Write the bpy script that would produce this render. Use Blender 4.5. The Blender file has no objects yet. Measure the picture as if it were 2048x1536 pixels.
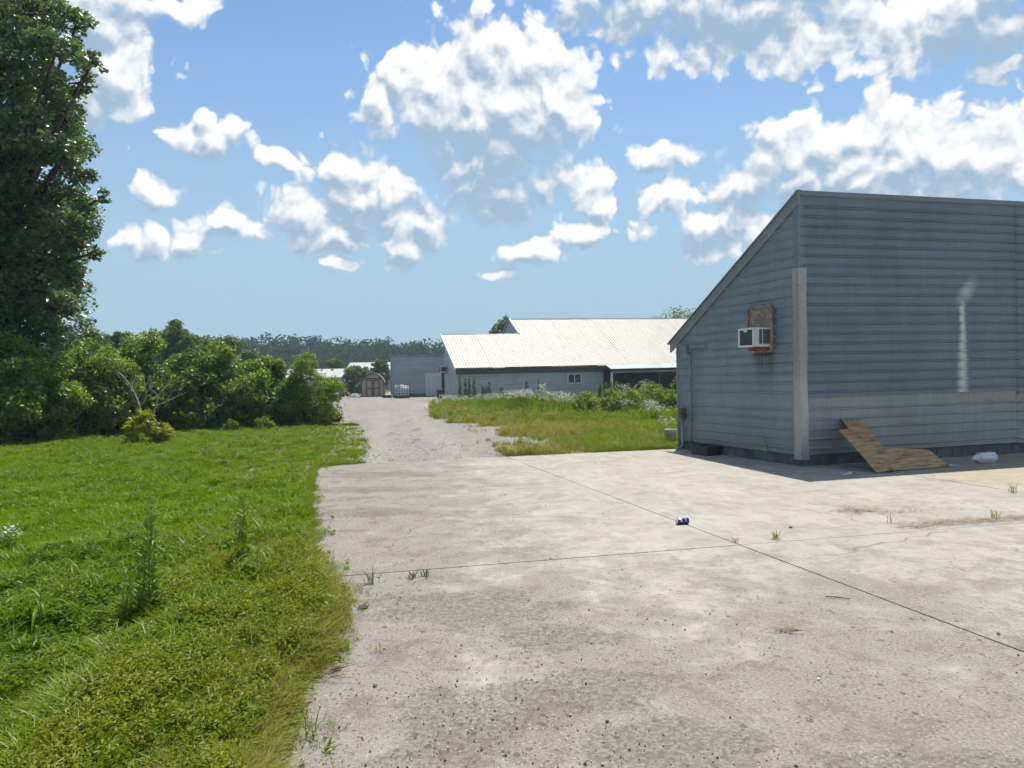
import bpy, bmesh, math, random
import numpy as np
from mathutils import Vector, Matrix

SC = bpy.context.scene
COL = SC.collection
rng = np.random.default_rng(11)
random.seed(5)

# ------------------------------------------------------------------ camera
F = 1538.0; EYE = 1.65; ROLL = math.radians(0.8); HZ = 757.0
Rv = np.array([math.cos(ROLL), 0, -math.sin(ROLL)]); Uv = np.array([math.sin(ROLL), 0, math.cos(ROLL)])
Wv = np.array([0, 1.0, 0]); CP = np.array([0, 0, EYE])
def ray(x, y): return Wv + ((x-1024)/F)*Rv + ((HZ-y)/F)*Uv
def ground(x, y, z=0.0):                      # where a sight line meets the ground
    d = ray(x, y); return CP + d*((z-EYE)/d[2])
def at(x, y, Y): return CP + ray(x, y)*Y
def on_plane(x, y, p, n):
    d = ray(x, y); return CP + d*(np.dot(np.array(p)-CP, n)/np.dot(d, n))

cam = bpy.data.cameras.new('camera'); cam.sensor_width = 36; cam.lens = 36*F/2048
cam.shift_y = -(768-HZ)/2048; cam.clip_start = 0.05; cam.clip_end = 6000
camo = bpy.data.objects.new('camera', cam); COL.objects.link(camo)
camo.matrix_world = Matrix(((Rv[0], Uv[0], 0, 0), (Rv[1], Uv[1], -1, 0), (Rv[2], Uv[2], 0, EYE), (0, 0, 0, 1)))
SC.camera = camo

# ------------------------------------------------------------------ light
SUNV = Vector((0.58, 1.89, 4.9)).normalized()
sun_el = math.asin(SUNV.z); sun_az = math.atan2(SUNV.x, SUNV.y)
sl = bpy.data.lights.new('sun', 'SUN'); sl.energy = 5.0; sl.angle = math.radians(0.53); sl.color = (1.0, 0.955, 0.88)
so = bpy.data.objects.new('sun', sl); COL.objects.link(so); so.location = (0, 0, 30)
so.rotation_euler = SUNV.to_track_quat('Z', 'Y').to_euler()
SC.view_settings.view_transform = 'Standard'; SC.view_settings.look = 'None'
SC.view_settings.exposure = 0.36; SC.view_settings.gamma = 1; SC.view_settings.use_curve_mapping = False
SC.cycles.use_adaptive_sampling = True; SC.cycles.adaptive_threshold = .045; SC.cycles.adaptive_min_samples = 16
SC.cycles.max_bounces = 6; SC.cycles.diffuse_bounces = 2; SC.cycles.glossy_bounces = 2; SC.cycles.transmission_bounces = 4; SC.cycles.transparent_max_bounces = 8; SC.cycles.volume_bounces = 0
SC.cycles.sample_clamp_indirect = 4

class NT:                                     # short hand for building node trees
    def __init__(s, tree): s.t = tree
    def n(s, typ, *ins, **kw):
        nd = s.t.nodes.new(typ)
        for k, v in kw.items():
            if k.startswith('i_'): continue
            setattr(nd, k, v)
        for i, v in enumerate(ins):
            if v is not None: s.put(nd.inputs[i], v)
        for k, v in kw.items():
            if k.startswith('i_'): s.put(nd.inputs[k[2:].replace('_', ' ')], v)
        return nd
    def put(s, sock, v):
        if isinstance(v, bpy.types.NodeSocket): s.t.links.new(v, sock)
        elif isinstance(v, bpy.types.Node): s.t.links.new(v.outputs[0], sock)
        else:
            if hasattr(sock.default_value, '__len__') and not hasattr(v, '__len__'): v = [v]*len(sock.default_value)
            if sock.type == 'RGBA' and len(v) == 3: v = (*v, 1)
            sock.default_value = v
    def m(s, op, a, b=None, c=None, clamp=False):
        nd = s.t.nodes.new('ShaderNodeMath'); nd.operation = op; nd.use_clamp = clamp
        for i, v in enumerate((a, b, c)):
            if v is not None: s.put(nd.inputs[i], v)
        return nd.outputs[0]
    def v(s, op, a, b=None, c=None):
        nd = s.t.nodes.new('ShaderNodeVectorMath'); nd.operation = op
        for i, x in enumerate((a, b, c)):
            if x is not None: s.put(nd.inputs[i], x)
        return nd.outputs['Value'] if op in ('LENGTH', 'DISTANCE', 'DOT_PRODUCT') else nd.outputs[0]
    def ss(s, x, a, b, lo=0.0, hi=1.0):      # smoothstep
        nd = s.t.nodes.new('ShaderNodeMapRange'); nd.interpolation_type = 'SMOOTHSTEP'
        for i, v in enumerate((x, a, b, lo, hi)): s.put(nd.inputs[i], v)
        return nd.outputs[0]
    def mix(s, f, a, b, blend='MIX'):
        nd = s.t.nodes.new('ShaderNodeMix'); nd.data_type = 'RGBA'; nd.blend_type = blend
        s.put(nd.inputs[0], f); s.put(nd.inputs[6], a); s.put(nd.inputs[7], b)
        return nd.outputs[2]
    def noise(s, vec, scale, detail=4, rough=.55, dist=0.0, dim='3D'):
        nd = s.t.nodes.new('ShaderNodeTexNoise'); nd.noise_dimensions = dim
        if vec is not None: s.put(nd.inputs['Vector'], vec)
        s.put(nd.inputs['Scale'], scale); nd.inputs['Detail'].default_value = detail
        nd.inputs['Roughness'].default_value = rough; nd.inputs['Distortion'].default_value = dist
        return nd.outputs[0]
    def ramp(s, f, stops):
        nd = s.t.nodes.new('ShaderNodeValToRGB'); s.put(nd.inputs[0], f)
        e = nd.color_ramp.elements
        while len(e) < len(stops): e.new(0.5)
        for el, (p, c) in zip(e, stops): el.position = p; el.color = (*c, 1)
        return nd.outputs[0]

# ------------------------------------------------------------------ sky: Nishita with fair-weather cumulus, defined by direction all round
def build_world():
    w = bpy.data.worlds.new('World'); SC.world = w; w.use_nodes = True
    t = w.node_tree; t.nodes.clear(); N = NT(t)
    sky = N.n('ShaderNodeTexSky', sky_type='NISHITA'); sky.sun_disc = False
    sky.sun_elevation = sun_el; sky.sun_rotation = sun_az
    sky.altitude = 0; sky.air_density = 1.0; sky.dust_density = .5; sky.ozone_density = 2.5
    # cloud lobes: azimuth, elevation and radii in radians
    def ae(px, py): 
        d = ray(px, py); d = d/np.linalg.norm(d); return math.atan2(d[0], d[1]), math.asin(d[2])
    px_lobes = [  # centre x, y, radius x, radius y
        (800,175,75,85),(880,170,100,110),(990,120,120,95),(1085,150,90,110),(1130,220,62,90),(940,250,170,90),(1060,270,140,75),(760,215,40,55),
        (700,350,95,60),(620,440,90,55),(760,400,100,70),(680,470,110,45),(840,460,65,65),(800,500,50,40),(560,325,45,20),(1170,370,60,60),(1200,420,35,50),
        (1060,510,80,32),(1160,470,70,28),(990,545,50,14),(1000,380,130,70),
        (425,275,75,34),(310,395,55,42),(440,455,80,40),(380,480,40,28),(285,475,48,30),(670,520,38,14),(400,235,28,14),
        (1330,320,65,32),(1340,380,65,48),(1470,380,110,55),(1600,310,110,75),(1760,270,95,70),(1900,310,150,75),(2040,300,110,70),(1430,470,130,45),(1560,440,150,60),(1760,400,200,70),
        (1250,20,190,60),(1480,40,200,75),(1640,80,120,50),(1830,20,160,65),(2030,60,120,70),(2000,120,60,20),
        (940,195,185,135),(985,300,200,75),(700,420,165,95),(1700,375,290,95),(1500,30,320,75),(1900,45,210,80),(170,60,140,70),(235,150,75,85),(200,210,60,40),(330,10,110,26),(950,20,22,26)]
    r2 = random.Random(3)
    lobes = [(*ae(x, y), rx/F*1.0, ry/F*1.0) for x, y, rx, ry in px_lobes]
    # density group
    g = bpy.data.node_groups.new('cumulus_density', 'ShaderNodeTree')
    g.interface.new_socket('P', in_out='INPUT', socket_type='NodeSocketVector')
    g.interface.new_socket('Density', in_out='OUTPUT', socket_type='NodeSocketFloat')
    g.interface.new_socket('Lobe', in_out='OUTPUT', socket_type='NodeSocketFloat')
    g.interface.new_socket('Grey', in_out='OUTPUT', socket_type='NodeSocketFloat')
    G = NT(g); gi = G.n('NodeGroupInput'); go = G.n('NodeGroupOutput')
    p = gi.outputs[0]
    nw = t  # noqa
    wn = g.nodes.new('ShaderNodeTexNoise'); wn.noise_dimensions = '2D'; G.put(wn.inputs['Vector'], p); wn.inputs['Scale'].default_value = 15; wn.inputs['Detail'].default_value = 4; wn.inputs['Roughness'].default_value = .52
    off = G.v('MULTIPLY', G.v('SUBTRACT', wn.outputs[1], (.5, .5, .5)), (.046, .040, 0))
    q = G.v('ADD', p, off)
    best = None
    for (a, e, rx, ry) in lobes:
        d = G.v('LENGTH', G.v('MULTIPLY_ADD', q, (1/rx, 1/ry, 0), (-a/rx, -e/ry, 0)))
        best = d if best is None else G.m('MINIMUM', best, d)
    best = G.m('SUBTRACT', 1.36, best)
    grey = None                                    # the heavy undersides of the larger heaps
    for (x, y, rx, ry) in ((880,300,140,65),(1030,305,170,75),(1000,385,150,70),(850,420,60,45),(1480,20,260,75),(1210,15,130,45),(1980,50,130,75),(1760,400,230,60),(1560,400,120,42),(720,450,100,42),(150,60,80,50),(440,480,60,20),(1400,480,120,28),(1090,540,60,18)):
        a, e = ae(x, y); rx /= F; ry /= F
        d = G.v('LENGTH', G.v('MULTIPLY_ADD', q, (1/rx, 1/ry, 0), (-a/rx, -e/ry, 0)))
        grey = d if grey is None else G.m('MINIMUM', grey, d)
    grey = G.m('MAXIMUM', G.ss(grey, 1.25, .25), G.ss(G.noise(q, 3.1, 2, .5, dim='2D'), .5, .7, 0, .6))
    # the rest of the sky dome carries the same kind of cloud
    sp = G.n('ShaderNodeSeparateXYZ', q)
    outside = G.m('MAXIMUM', G.ss(G.m('ABSOLUTE', sp.outputs[0]), .66, .8), G.ss(sp.outputs[1], .5, .62))
    gen = G.noise(G.v('MULTIPLY', q, (1, 1.5, 1)), 2.6, 2, .5, dim='2D')
    gen = G.m('MULTIPLY', G.m('SUBTRACT', gen, .52), 5.0)
    gen = G.m('SUBTRACT', gen, G.m('MULTIPLY', G.m('SUBTRACT', 1.0, outside), 9.0))
    lobe = G.m('MAXIMUM', best, gen)
    vor = G.n('ShaderNodeTexVoronoi', feature='F1', voronoi_dimensions='2D'); G.put(vor.inputs['Vector'], q)
    vor.inputs['Scale'].default_value = 24; vor.inputs['Detail'].default_value = 2.5; vor.inputs['Roughness'].default_value = .48
    bil = G.m('MULTIPLY', G.m('SUBTRACT', .45, vor.outputs[0]), .85)
    fb = G.m('MULTIPLY', G.m('SUBTRACT', G.noise(q, 30, 5, .6, dim='2D'), .5), .5)
    dens = G.m('ADD', lobe, G.m('ADD', bil, fb))
    G.put(go.inputs[0], dens); G.put(go.inputs[1], lobe); G.put(go.inputs[2], grey)
    # evaluate at p and a little towards the sun (up)
    tc = N.n('ShaderNodeTexCoord'); dv = N.v('NORMALIZE', tc.outputs['Generated'])
    s = N.n('ShaderNodeSeparateXYZ', dv)
    az = N.m('ARCTAN2', s.outputs[0], s.outputs[1]); el = N.m('ARCSINE', s.outputs[2])
    P = N.n('ShaderNodeCombineXYZ', az, el, 0.0)
    def ev(dx, dy):
        nd = N.n('ShaderNodeGroup'); nd.node_tree = g
        N.put(nd.inputs[0], N.v('ADD', P.outputs[0], (dx, dy, 0)) if (dx or dy) else P.outputs[0]); return nd
    e0 = ev(0, 0); e1 = ev(.004, .015)
    d0 = e0.outputs[0]
    haze = N.ss(el, .02, .17)                      # low clouds drown in the hazy horizon air
    gy = e0.outputs[2]
    soft = N.m('ADD', .30, N.m('MULTIPLY', gy, .55))
    alpha = N.m('MULTIPLY', N.ss(d0, .0, soft), N.m('ADD', .2, N.m('MULTIPLY', haze, .78)))
    lit = N.m('MULTIPLY', N.m('SUBTRACT', d0, e1.outputs[0]), .95)
    light = N.m('ADD', N.m('SUBTRACT', .64, N.m('MULTIPLY', gy, .62)), lit)
    light = N.ss(light, -.05, 1.02)
    ccol = N.mix(light, (3.2, 4.4, 5.7), (9.0, 9.05, 9.05))
    skyc = N.v('MULTIPLY', sky.outputs[0], (1.07, 1.2, 1.25))     # white balance of the picture
    skyc = N.mix(N.ss(el, .44, .05, 0, .97), skyc, (3.5, 5.0, 6.15))   # humid air towards the horizon, the same all round
    col = N.mix(alpha, skyc, ccol)
    bg = N.n('ShaderNodeBackground', col, 0.091)
    out = N.n('ShaderNodeOutputWorld', bg)
    w.cycles.sampling_method = 'MANUAL'; w.cycles.sample_map_resolution = 256
build_world()

# ------------------------------------------------------------------ materials
def new_mat(name):
    m = bpy.data.materials.new(name); m.use_nodes = True; t = m.node_tree; t.nodes.clear()
    N = NT(t); out = N.n('ShaderNodeOutputMaterial'); return m, N, out
def pos(N): return N.n('ShaderNodeNewGeometry').outputs['Position']
def simple(name, c1, c2=None, scale=4.0, rough=.7, metal=0.0, bump=0.0, bscale=40, stretch=(1, 1, 1), spec=.5, detail=5, obj=False):
    m, N, out = new_mat(name)
    p = N.n('ShaderNodeTexCoord').outputs['Object'] if obj else pos(N)
    p = N.v('MULTIPLY', p, stretch)
    f = N.ss(N.noise(p, scale, detail, .6), .32, .68)
    c = N.mix(f, c1, c2 or tuple(x*.75 for x in c1))
    b = N.n('ShaderNodeBsdfPrincipled', i_Base_Color=c, i_Metallic=metal)
    N.put(b.inputs['Roughness'], N.m('ADD', rough-.08, N.m('MULTIPLY', f, .16)))
    b.inputs['Specular IOR Level'].default_value = spec
    if bump:
        bn = N.n('ShaderNodeBump', i_Height=N.noise(p, bscale, 4, .6)); bn.inputs['Strength'].default_value = bump; bn.inputs['Distance'].default_value = .02
        N.put(b.inputs['Normal'], bn.outputs[0])
    N.put(out.inputs[0], b); return m
def leafmat(name, dark, light, trans=.35, tcol=None, gloss=.025, rough=.4, patch=None):
    m, N, out = new_mat(name)
    tint = N.n('ShaderNodeAttribute', attribute_name='tint').outputs['Fac']
    c = N.mix(tint, dark, light)
    if patch: c = N.mix(N.ss(N.noise(pos(N), patch[1], 3, .6), .42, .62), c, N.mix(tint, patch[0], tuple(x*1.35 for x in patch[0])))
    df = N.n('ShaderNodeBsdfDiffuse', c); tr = N.n('ShaderNodeBsdfTranslucent', N.mix(1.0, c, tcol or (1.0, 1.0, .55), 'MULTIPLY'))
    gl = N.n('ShaderNodeBsdfGlossy', (1, 1, 1), rough)
    a = N.n('ShaderNodeMixShader', trans, df, tr); b = N.n('ShaderNodeMixShader', gloss, a, gl)
    N.put(out.inputs[0], b); return m

M = {}
M['leaf_oak'] = leafmat('leaf_oak', (.05, .105, .04), (.15, .25, .08), .5, gloss=.08)
M['leaf_gum'] = leafmat('leaf_gum', (.085, .155, .016), (.28, .38, .05), .52, gloss=.035)
M['leaf_light'] = leafmat('leaf_light', (.11, .20, .016), (.26, .36, .04), .48)
M['leaf_yellow'] = leafmat('leaf_yellow', (.17, .22, .008), (.42, .40, .018), .5)
M['leaf_mid'] = leafmat('leaf_mid', (.055, .115, .026), (.15, .235, .05), .5, gloss=.03)
M['leaf_far'] = leafmat('leaf_far', (.026, .062, .032), (.04, .088, .044), .35, gloss=.0)
M['weed_green'] = leafmat('weed_green', (.075, .16, .010), (.20, .31, .022), .46, gloss=.012)
M['weed_dark'] = leafmat('weed_dark', (.04, .105, .008), (.10, .18, .018), .42, gloss=.012)
M['grass'] = leafmat('grass', (.095, .185, .002), (.26, .37, .006), .48, gloss=.012, patch=((.15, .235, .003), .55))
M['grass_dark'] = leafmat('grass_dark', (.075, .155, .003), (.19, .29, .008), .46, gloss=.012)
M['grass_dry'] = leafmat('grass_dry', (.25, .215, .06), (.45, .385, .14), .4, tcol=(1, .95, .6), gloss=.012)
M['grass_olive'] = leafmat('grass_olive', (.13, .175, .008), (.28, .30, .024), .45, gloss=.012)
M['verge_leaf'] = leafmat('verge_leaf', (.13, .225, .02), (.32, .42, .06), .5)
M['petal'] = leafmat('petal', (.7, .7, .66), (.8, .8, .78), .25, tcol=(1, 1, 1))
M['bark'] = simple('bark', (.09, .07, .05), (.045, .035, .028), 14, .9, bump=.5)
M['deadwood'] = simple('deadwood', (.48, .45, .41), (.28, .25, .22), 20, .85)
M['stalk'] = simple('stalk', (.12, .14, .04), (.2, .17, .07), 20, .8)
M['straw'] = simple('straw', (.30, .22, .12), (.16, .11, .06), 20, .9)

def siding(name, c1, c2, metal, rough, streak=None, dirt=None, base_dirt=0.0):
    m, N, out = new_mat(name)
    p = pos(N)
    big = N.noise(p, .9, 4, .6); vert = N.noise(N.v('MULTIPLY', p, (7, 7, .35)), 2.0, 4, .6)
    fine = N.noise(N.v('MULTIPLY', p, (1, 1, 4)), 9.0, 4, .6)
    f = N.ss(N.m('ADD', N.m('MULTIPLY', big, .5), N.m('ADD', N.m('MULTIPLY', vert, .3), N.m('MULTIPLY', fine, .2))), .36, .62)
    c = N.mix(f, c1, c2)
    o = N.n('ShaderNodeTexCoord').outputs['Object']; s = N.n('ShaderNodeSeparateXYZ', o)
    if streak:                                  # reflected sun painted into the wall colour, with a smudged plume at its head
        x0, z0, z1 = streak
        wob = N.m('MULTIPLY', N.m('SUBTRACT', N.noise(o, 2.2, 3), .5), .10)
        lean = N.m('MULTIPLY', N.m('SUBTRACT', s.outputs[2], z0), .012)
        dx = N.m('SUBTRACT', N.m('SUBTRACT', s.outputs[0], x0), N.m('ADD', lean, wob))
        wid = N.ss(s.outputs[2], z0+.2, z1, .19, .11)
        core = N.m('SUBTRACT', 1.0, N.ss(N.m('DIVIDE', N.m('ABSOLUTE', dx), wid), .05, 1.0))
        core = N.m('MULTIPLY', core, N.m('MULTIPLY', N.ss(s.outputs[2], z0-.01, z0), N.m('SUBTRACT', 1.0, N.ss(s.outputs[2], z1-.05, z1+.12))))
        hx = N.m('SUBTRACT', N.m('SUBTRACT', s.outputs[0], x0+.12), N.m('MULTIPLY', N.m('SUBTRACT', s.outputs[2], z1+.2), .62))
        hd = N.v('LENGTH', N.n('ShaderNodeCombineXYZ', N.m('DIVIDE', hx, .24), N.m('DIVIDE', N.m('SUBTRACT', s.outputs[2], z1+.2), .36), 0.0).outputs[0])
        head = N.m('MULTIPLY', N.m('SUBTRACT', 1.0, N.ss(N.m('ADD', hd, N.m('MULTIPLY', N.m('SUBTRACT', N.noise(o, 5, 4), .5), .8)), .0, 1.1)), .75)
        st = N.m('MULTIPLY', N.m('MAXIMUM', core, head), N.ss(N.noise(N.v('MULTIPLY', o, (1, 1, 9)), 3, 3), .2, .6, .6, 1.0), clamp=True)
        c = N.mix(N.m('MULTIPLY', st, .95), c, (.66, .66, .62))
    if dirt:                                    # soot run under the air conditioner
        x0, z0, z1, wd = dirt
        d = N.m('ABSOLUTE', N.m('SUBTRACT', s.outputs[0], x0))
        dm = N.m('MULTIPLY', N.m('SUBTRACT', 1.0, N.ss(d, wd*.2, wd)), N.m('MULTIPLY', N.ss(s.outputs[2], z0, z1), N.m('SUBTRACT', 1.0, N.ss(s.outputs[2], z1, z1+.05))))
        c = N.mix(N.m('MULTIPLY', dm, N.ss(vert, .3, .6, .35, .75)), c, (.05, .05, .048))
    if base_dirt:
        bd = N.m('MULTIPLY', N.m('SUBTRACT', 1.0, N.ss(N.m('ADD', s.outputs[2], N.m('MULTIPLY', N.noise(p, 3.0, 4), .5)), .35, 1.5)), base_dirt)
        c = N.mix(bd, c, (.24, .22, .17))
    fl = N.m('MULTIPLY', N.ss(N.noise(N.v('MULTIPLY', p, (1, 1, .5)), 11, 5, .7), .66, .74), N.ss(N.noise(p, .8, 3), .48, .62))
    c = N.mix(N.m('MULTIPLY', fl, .6), c, (.16, .10, .06))
    b = N.n('ShaderNodeBsdfPrincipled', i_Base_Color=c, i_Metallic=metal)
    N.put(b.inputs['Roughness'], N.m('ADD', rough, N.m('MULTIPLY', fine, .15)))
    bn = N.n('ShaderNodeBump', i_Height=N.noise(p, 2.2, 3, .5)); bn.inputs['Strength'].default_value = .25; bn.inputs['Distance'].default_value = .03
    N.put(b.inputs['Normal'], bn.outputs[0])
    N.put(out.inputs[0], b); return m
M['bare_metal'] = siding('bare_metal', (.34, .345, .34), (.26, .265, .262), .35, .46)
M['trim_metal'] = siding('trim_metal', (.46, .45, .42), (.30, .295, .28), .5, .40)
M['trim_blue'] = siding('trim_blue', (.21, .265, .30), (.17, .215, .245), .35, .42)
M['rake'] = siding('rake', (.30, .32, .32), (.22, .24, .24), .4, .45)
M['barn_side'] = siding('barn_side', (.39, .46, .465), (.31, .365, .37), .35, .45, base_dirt=.25)
M['grey_side'] = siding('grey_side', (.33, .40, .44), (.28, .335, .37), .35, .45)
def roofmat(name, c, c2, rough, metal):
    m, N, out = new_mat(name); p = pos(N)
    o = N.n('ShaderNodeTexCoord').outputs['Object']
    st = N.noise(N.v('MULTIPLY', o, (3.0, .35, .35)), 1.6, 5, .62)
    c_ = N.mix(N.ss(st, .52, .74), c, c2)
    c_ = N.mix(N.m('MULTIPLY', N.ss(N.noise(o, .5, 6, .7), .52, .68), .55), c_, (.36, .30, .24))
    b = N.n('ShaderNodeBsdfPrincipled', i_Base_Color=c_, i_Roughness=rough, i_Metallic=metal); N.put(out.inputs[0], b); return m
M['barn_roof'] = roofmat('barn_roof', (.435, .40, .335), (.32, .285, .235), .6, .0)
M['awning_roof'] = roofmat('awning_roof', (.46, .51, .54), (.38, .42, .45), .4, .1)
M['white_roof'] = simple('white_roof', (.44, .43, .40), (.36, .35, .32), 1.5, .5)
M['white_paint'] = simple('white_paint', (.74, .74, .71), (.66, .65, .61), 8, .45)
M['white_plastic'] = simple('white_plastic', (.78, .79, .78), (.70, .71, .70), 6, .4)
M['brown_fascia'] = simple('brown_fascia', (.075, .05, .04), (.05, .035, .03), 3, .7)
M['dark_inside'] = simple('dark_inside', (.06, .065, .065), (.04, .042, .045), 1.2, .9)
M['block'] = simple('block', (.15, .155, .145), (.085, .09, .085), 2.2, .9, bump=.5, bscale=30)
M['glass'] = simple('glass', (.02, .025, .028), (.03, .035, .04), 1, .08)
M['plywood'] = None
M['tan_wall'] = simple('tan_wall', (.43, .37, .28), (.37, .31, .235), 2, .75, stretch=(6, 6, .6))
M['brown_trim'] = simple('brown_trim', (.17, .115, .08), (.12, .08, .055), 5, .7)
M['shingle'] = simple('shingle', (.22, .17, .13), (.15, .115, .09), 6, .9)
M['black_plastic'] = simple('black_plastic', (.022, .024, .028), (.035, .036, .04), 6, .5)
M['grey_plastic'] = simple('grey_plastic', (.27, .30, .29), (.2, .22, .21), 8, .5)
M['olive_box'] = simple('olive_box', (.12, .125, .075), (.08, .085, .05), 14, .65)
M['rust'] = simple('rust', (.33, .10, .035), (.16, .06, .03), 22, .9, bump=.6)
M['coil'] = simple('coil', (.10, .11, .115), (.05, .055, .06), 60, .5, metal=.5, stretch=(1, 1, 5))
M['pallet_wood'] = simple('pallet_wood', (.10, .08, .06), (.06, .05, .04), 8, .9)
M['paper'] = simple('paper', (.66, .66, .63), (.55, .54, .5), 10, .8)
M['stone'] = simple('stone', (.25, .235, .215), (.13, .12, .11), 18, .9, obj=False)
M['door_grey'] = simple('door_grey', (.50, .53, .55), (.44, .47, .49), 1.5, .5)
M['debris'] = simple('debris', (.20, .09, .06), (.10, .08, .06), 3, .9)

def plywood():
    m, N, out = new_mat('plywood'); o = N.n('ShaderNodeTexCoord').outputs['Object']
    gr = N.noise(N.v('MULTIPLY', o, (1.2, 14, 14)), 2.0, 5, .65, .6)
    c = N.ramp(gr, [(.34, (.22, .12, .045)), (.5, (.44, .27, .12)), (.66, (.58, .39, .20))])
    kn = N.ss(N.noise(N.v('MULTIPLY', o, (2.2, 7, 7)), 2.2, 4, .65, .4), .57, .66)
    c = N.mix(N.m('MULTIPLY', kn, .75), c, (.075, .045, .025))
    c = N.mix(N.m('MULTIPLY', N.ss(N.noise(o, 1.7, 4, .6), .5, .7), .45), c, (.22, .15, .09))
    b = N.n('ShaderNodeBsdfPrincipled', i_Base_Color=c, i_Roughness=.8); N.put(out.inputs[0], b); return m
M['plywood'] = plywood()
def weathered_board():
    m, N, out = new_mat('weathered_board'); o = N.n('ShaderNodeTexCoord').outputs['Object']
    f = N.noise(o, 9, 5, .65, .8)
    c = N.ramp(f, [(.3, (.13, .085, .055)), (.52, (.29, .235, .185)), (.72, (.38, .33, .28))])
    c = N.mix(N.ss(N.noise(o, 16, 4, .6), .58, .68), c, (.09, .06, .04))
    b = N.n('ShaderNodeBsdfPrincipled', i_Base_Color=c, i_Roughness=.9); N.put(out.inputs[0], b); return m
M['weathered_board'] = weathered_board()

def concrete():
    m, N, out = new_mat('concrete'); p = pos(N); s = N.n('ShaderNodeSeparateXYZ', p)
    c = N.mix(N.ss(N.noise(p, .55, 5, .6), .35, .66), (.365, .337, .278), (.325, .30, .25))
    c = N.mix(N.m('MULTIPLY', N.ss(N.noise(p, 3.4, 9, .8), .48, .58), .36), c, (.20, .178, .142))       # trodden-in soil
    c = N.mix(N.m('MULTIPLY', N.ss(N.noise(N.v('MULTIPLY', p, (1.0, .25, 1)), 2.4, 9, .78), .50, .60), .5), c, (.41, .38, .32))
    arc = None                                 # faint tyre marks
    for (cx, cy, rad) in ((2.9, 7.9, 1.45), (2.9, 7.9, 1.58), (9.5, 5.0, 4.6), (9.5, 5.0, 4.8)):
        dd = N.m('ABSOLUTE', N.m('SUBTRACT', N.v('DISTANCE', N.v('MULTIPLY', p, (1, 1, 0)), (cx, cy, 0)), rad)); q = N.m('SUBTRACT', 1.0, N.ss(dd, .01, .05)); arc = q if arc is None else N.m('MAXIMUM', arc, q)
    c = N.mix(N.m('MULTIPLY', arc, N.ss(N.noise(p, 1.3, 5, .7), .5, .7, 0, .35)), c, (.14, .128, .112))
    # gravel dust and grit that lies thick on the drive side and thins out across the slab
    edge = N.ss(N.m('ADD', s.outputs[0], N.m('MULTIPLY', s.outputs[1], .13)), -2.2, 3.2, 1.0, 0.0)
    nearb = N.ss(s.outputs[1], 3.0, 9.0, .85, 0.0)
    cover = N.m('MAXIMUM', edge, N.m('MULTIPLY', nearb, .8))
    blot = N.noise(p, 1.3, 9, .78, .3)
    gm = N.ss(N.m('ADD', blot, N.m('MULTIPLY', cover, .34)), .50, .72)
    grit = N.noise(p, 60, 4, .8)
    gritc = N.ramp(grit, [(.30, (0.072, 0.064, 0.054)), (.43, (0.176, 0.156, 0.132)), (.56, (0.264, 0.236, 0.200)), (.70, (0.400, 0.368, 0.320))])
    c = N.mix(N.m('MULTIPLY', gm, .85), c, gritc)
    pat = None                                 # a broken-up patch where grit and soil have gathered
    for (cx, cy, rx, ry) in ((-.35, 5.6, .75, .55), (.25, 4.9, .45, .30), (.35, 4.05, .55, .35), (-.25, 3.7, .4, .5), (.75, 3.45, .5, .3), (-1.9, 9.6, 1.0, .35), (-2.4, 11.6, 1.1, .4), (-2.3, 13.4, 1.2, .5), (1.6, 3.2, .6, .25)):
        q = N.v('LENGTH', N.v('MULTIPLY_ADD', N.v('MULTIPLY', p, (1, 1, 0)), (1/rx, 1/ry, 0), (-cx/rx, -cy/ry, 0))); pat = q if pat is None else N.m('MINIMUM', pat, q)
    pat = N.ss(N.m('ADD', pat, N.m('MULTIPLY', N.m('SUBTRACT', N.noise(p, 2.2, 7, .75), .5), 3.2)), 1.02, .72)
    c = N.mix(N.m('MULTIPLY', pat, N.ss(N.noise(p, 26, 6, .8), .42, .56, .85, .12)), c, (.125, .112, .096))
    brown = N.m('MULTIPLY', N.ss(N.noise(p, 2.1, 9, .8, .4), .50, .60), N.m('MULTIPLY', cover, .7))
    c = N.mix(brown, c, (0.120, 0.096, 0.076))
    for scl, lo, st_, cc in ((33.0, .55, .95, (0.068, 0.058, 0.046)), (15.0, .74, .95, (0.080, 0.070, 0.058)), (48.0, .82, .6, (0.496, 0.464, 0.400))):
        spk = N.n('ShaderNodeTexVoronoi', i_Scale=scl); N.put(spk.inputs['Vector'], N.v('MULTIPLY', p, (1, .8, 1)))
        sp = N.m('MULTIPLY', N.m('SUBTRACT', 1.0, N.ss(spk.outputs['Distance'], .16, .34)), N.ss(N.n('ShaderNodeSeparateColor', spk.outputs['Color']).outputs[0], lo, lo+.08))
        sp = N.m('MULTIPLY', sp, N.m('MULTIPLY', N.m('ADD', .22, N.m('MULTIPLY', cover, .95)), N.ss(N.noise(p, 1.9, 6, .75), .34, .56)))
        c = N.mix(N.m('MULTIPLY', sp, st_, clamp=True), c, cc)
    # hairline cracks
    cr = N.n('ShaderNodeTexVoronoi', i_Scale=.33, feature='DISTANCE_TO_EDGE'); N.put(cr.inputs['Vector'], N.v('ADD', p, N.v('MULTIPLY', N.n('ShaderNodeTexNoise', i_Scale=1.6, i_Vector=p).outputs[1], (.5, .5, 0))))
    ck = N.m('MULTIPLY', N.m('SUBTRACT', 1.0, N.ss(cr.outputs['Distance'], .001, .0035)), N.ss(N.noise(p, .4, 2), .5, .56))
    c = N.mix(N.m('MULTIPLY', ck, .5), c, (0.120, 0.104, 0.088))
    yel = N.m('MULTIPLY', N.ss(s.outputs[0], 6.2, 7.6), N.m('MULTIPLY', N.ss(s.outputs[1], 9.5, 12), .4))
    c = N.mix(yel, c, (0.336, 0.264, 0.144))
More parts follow.
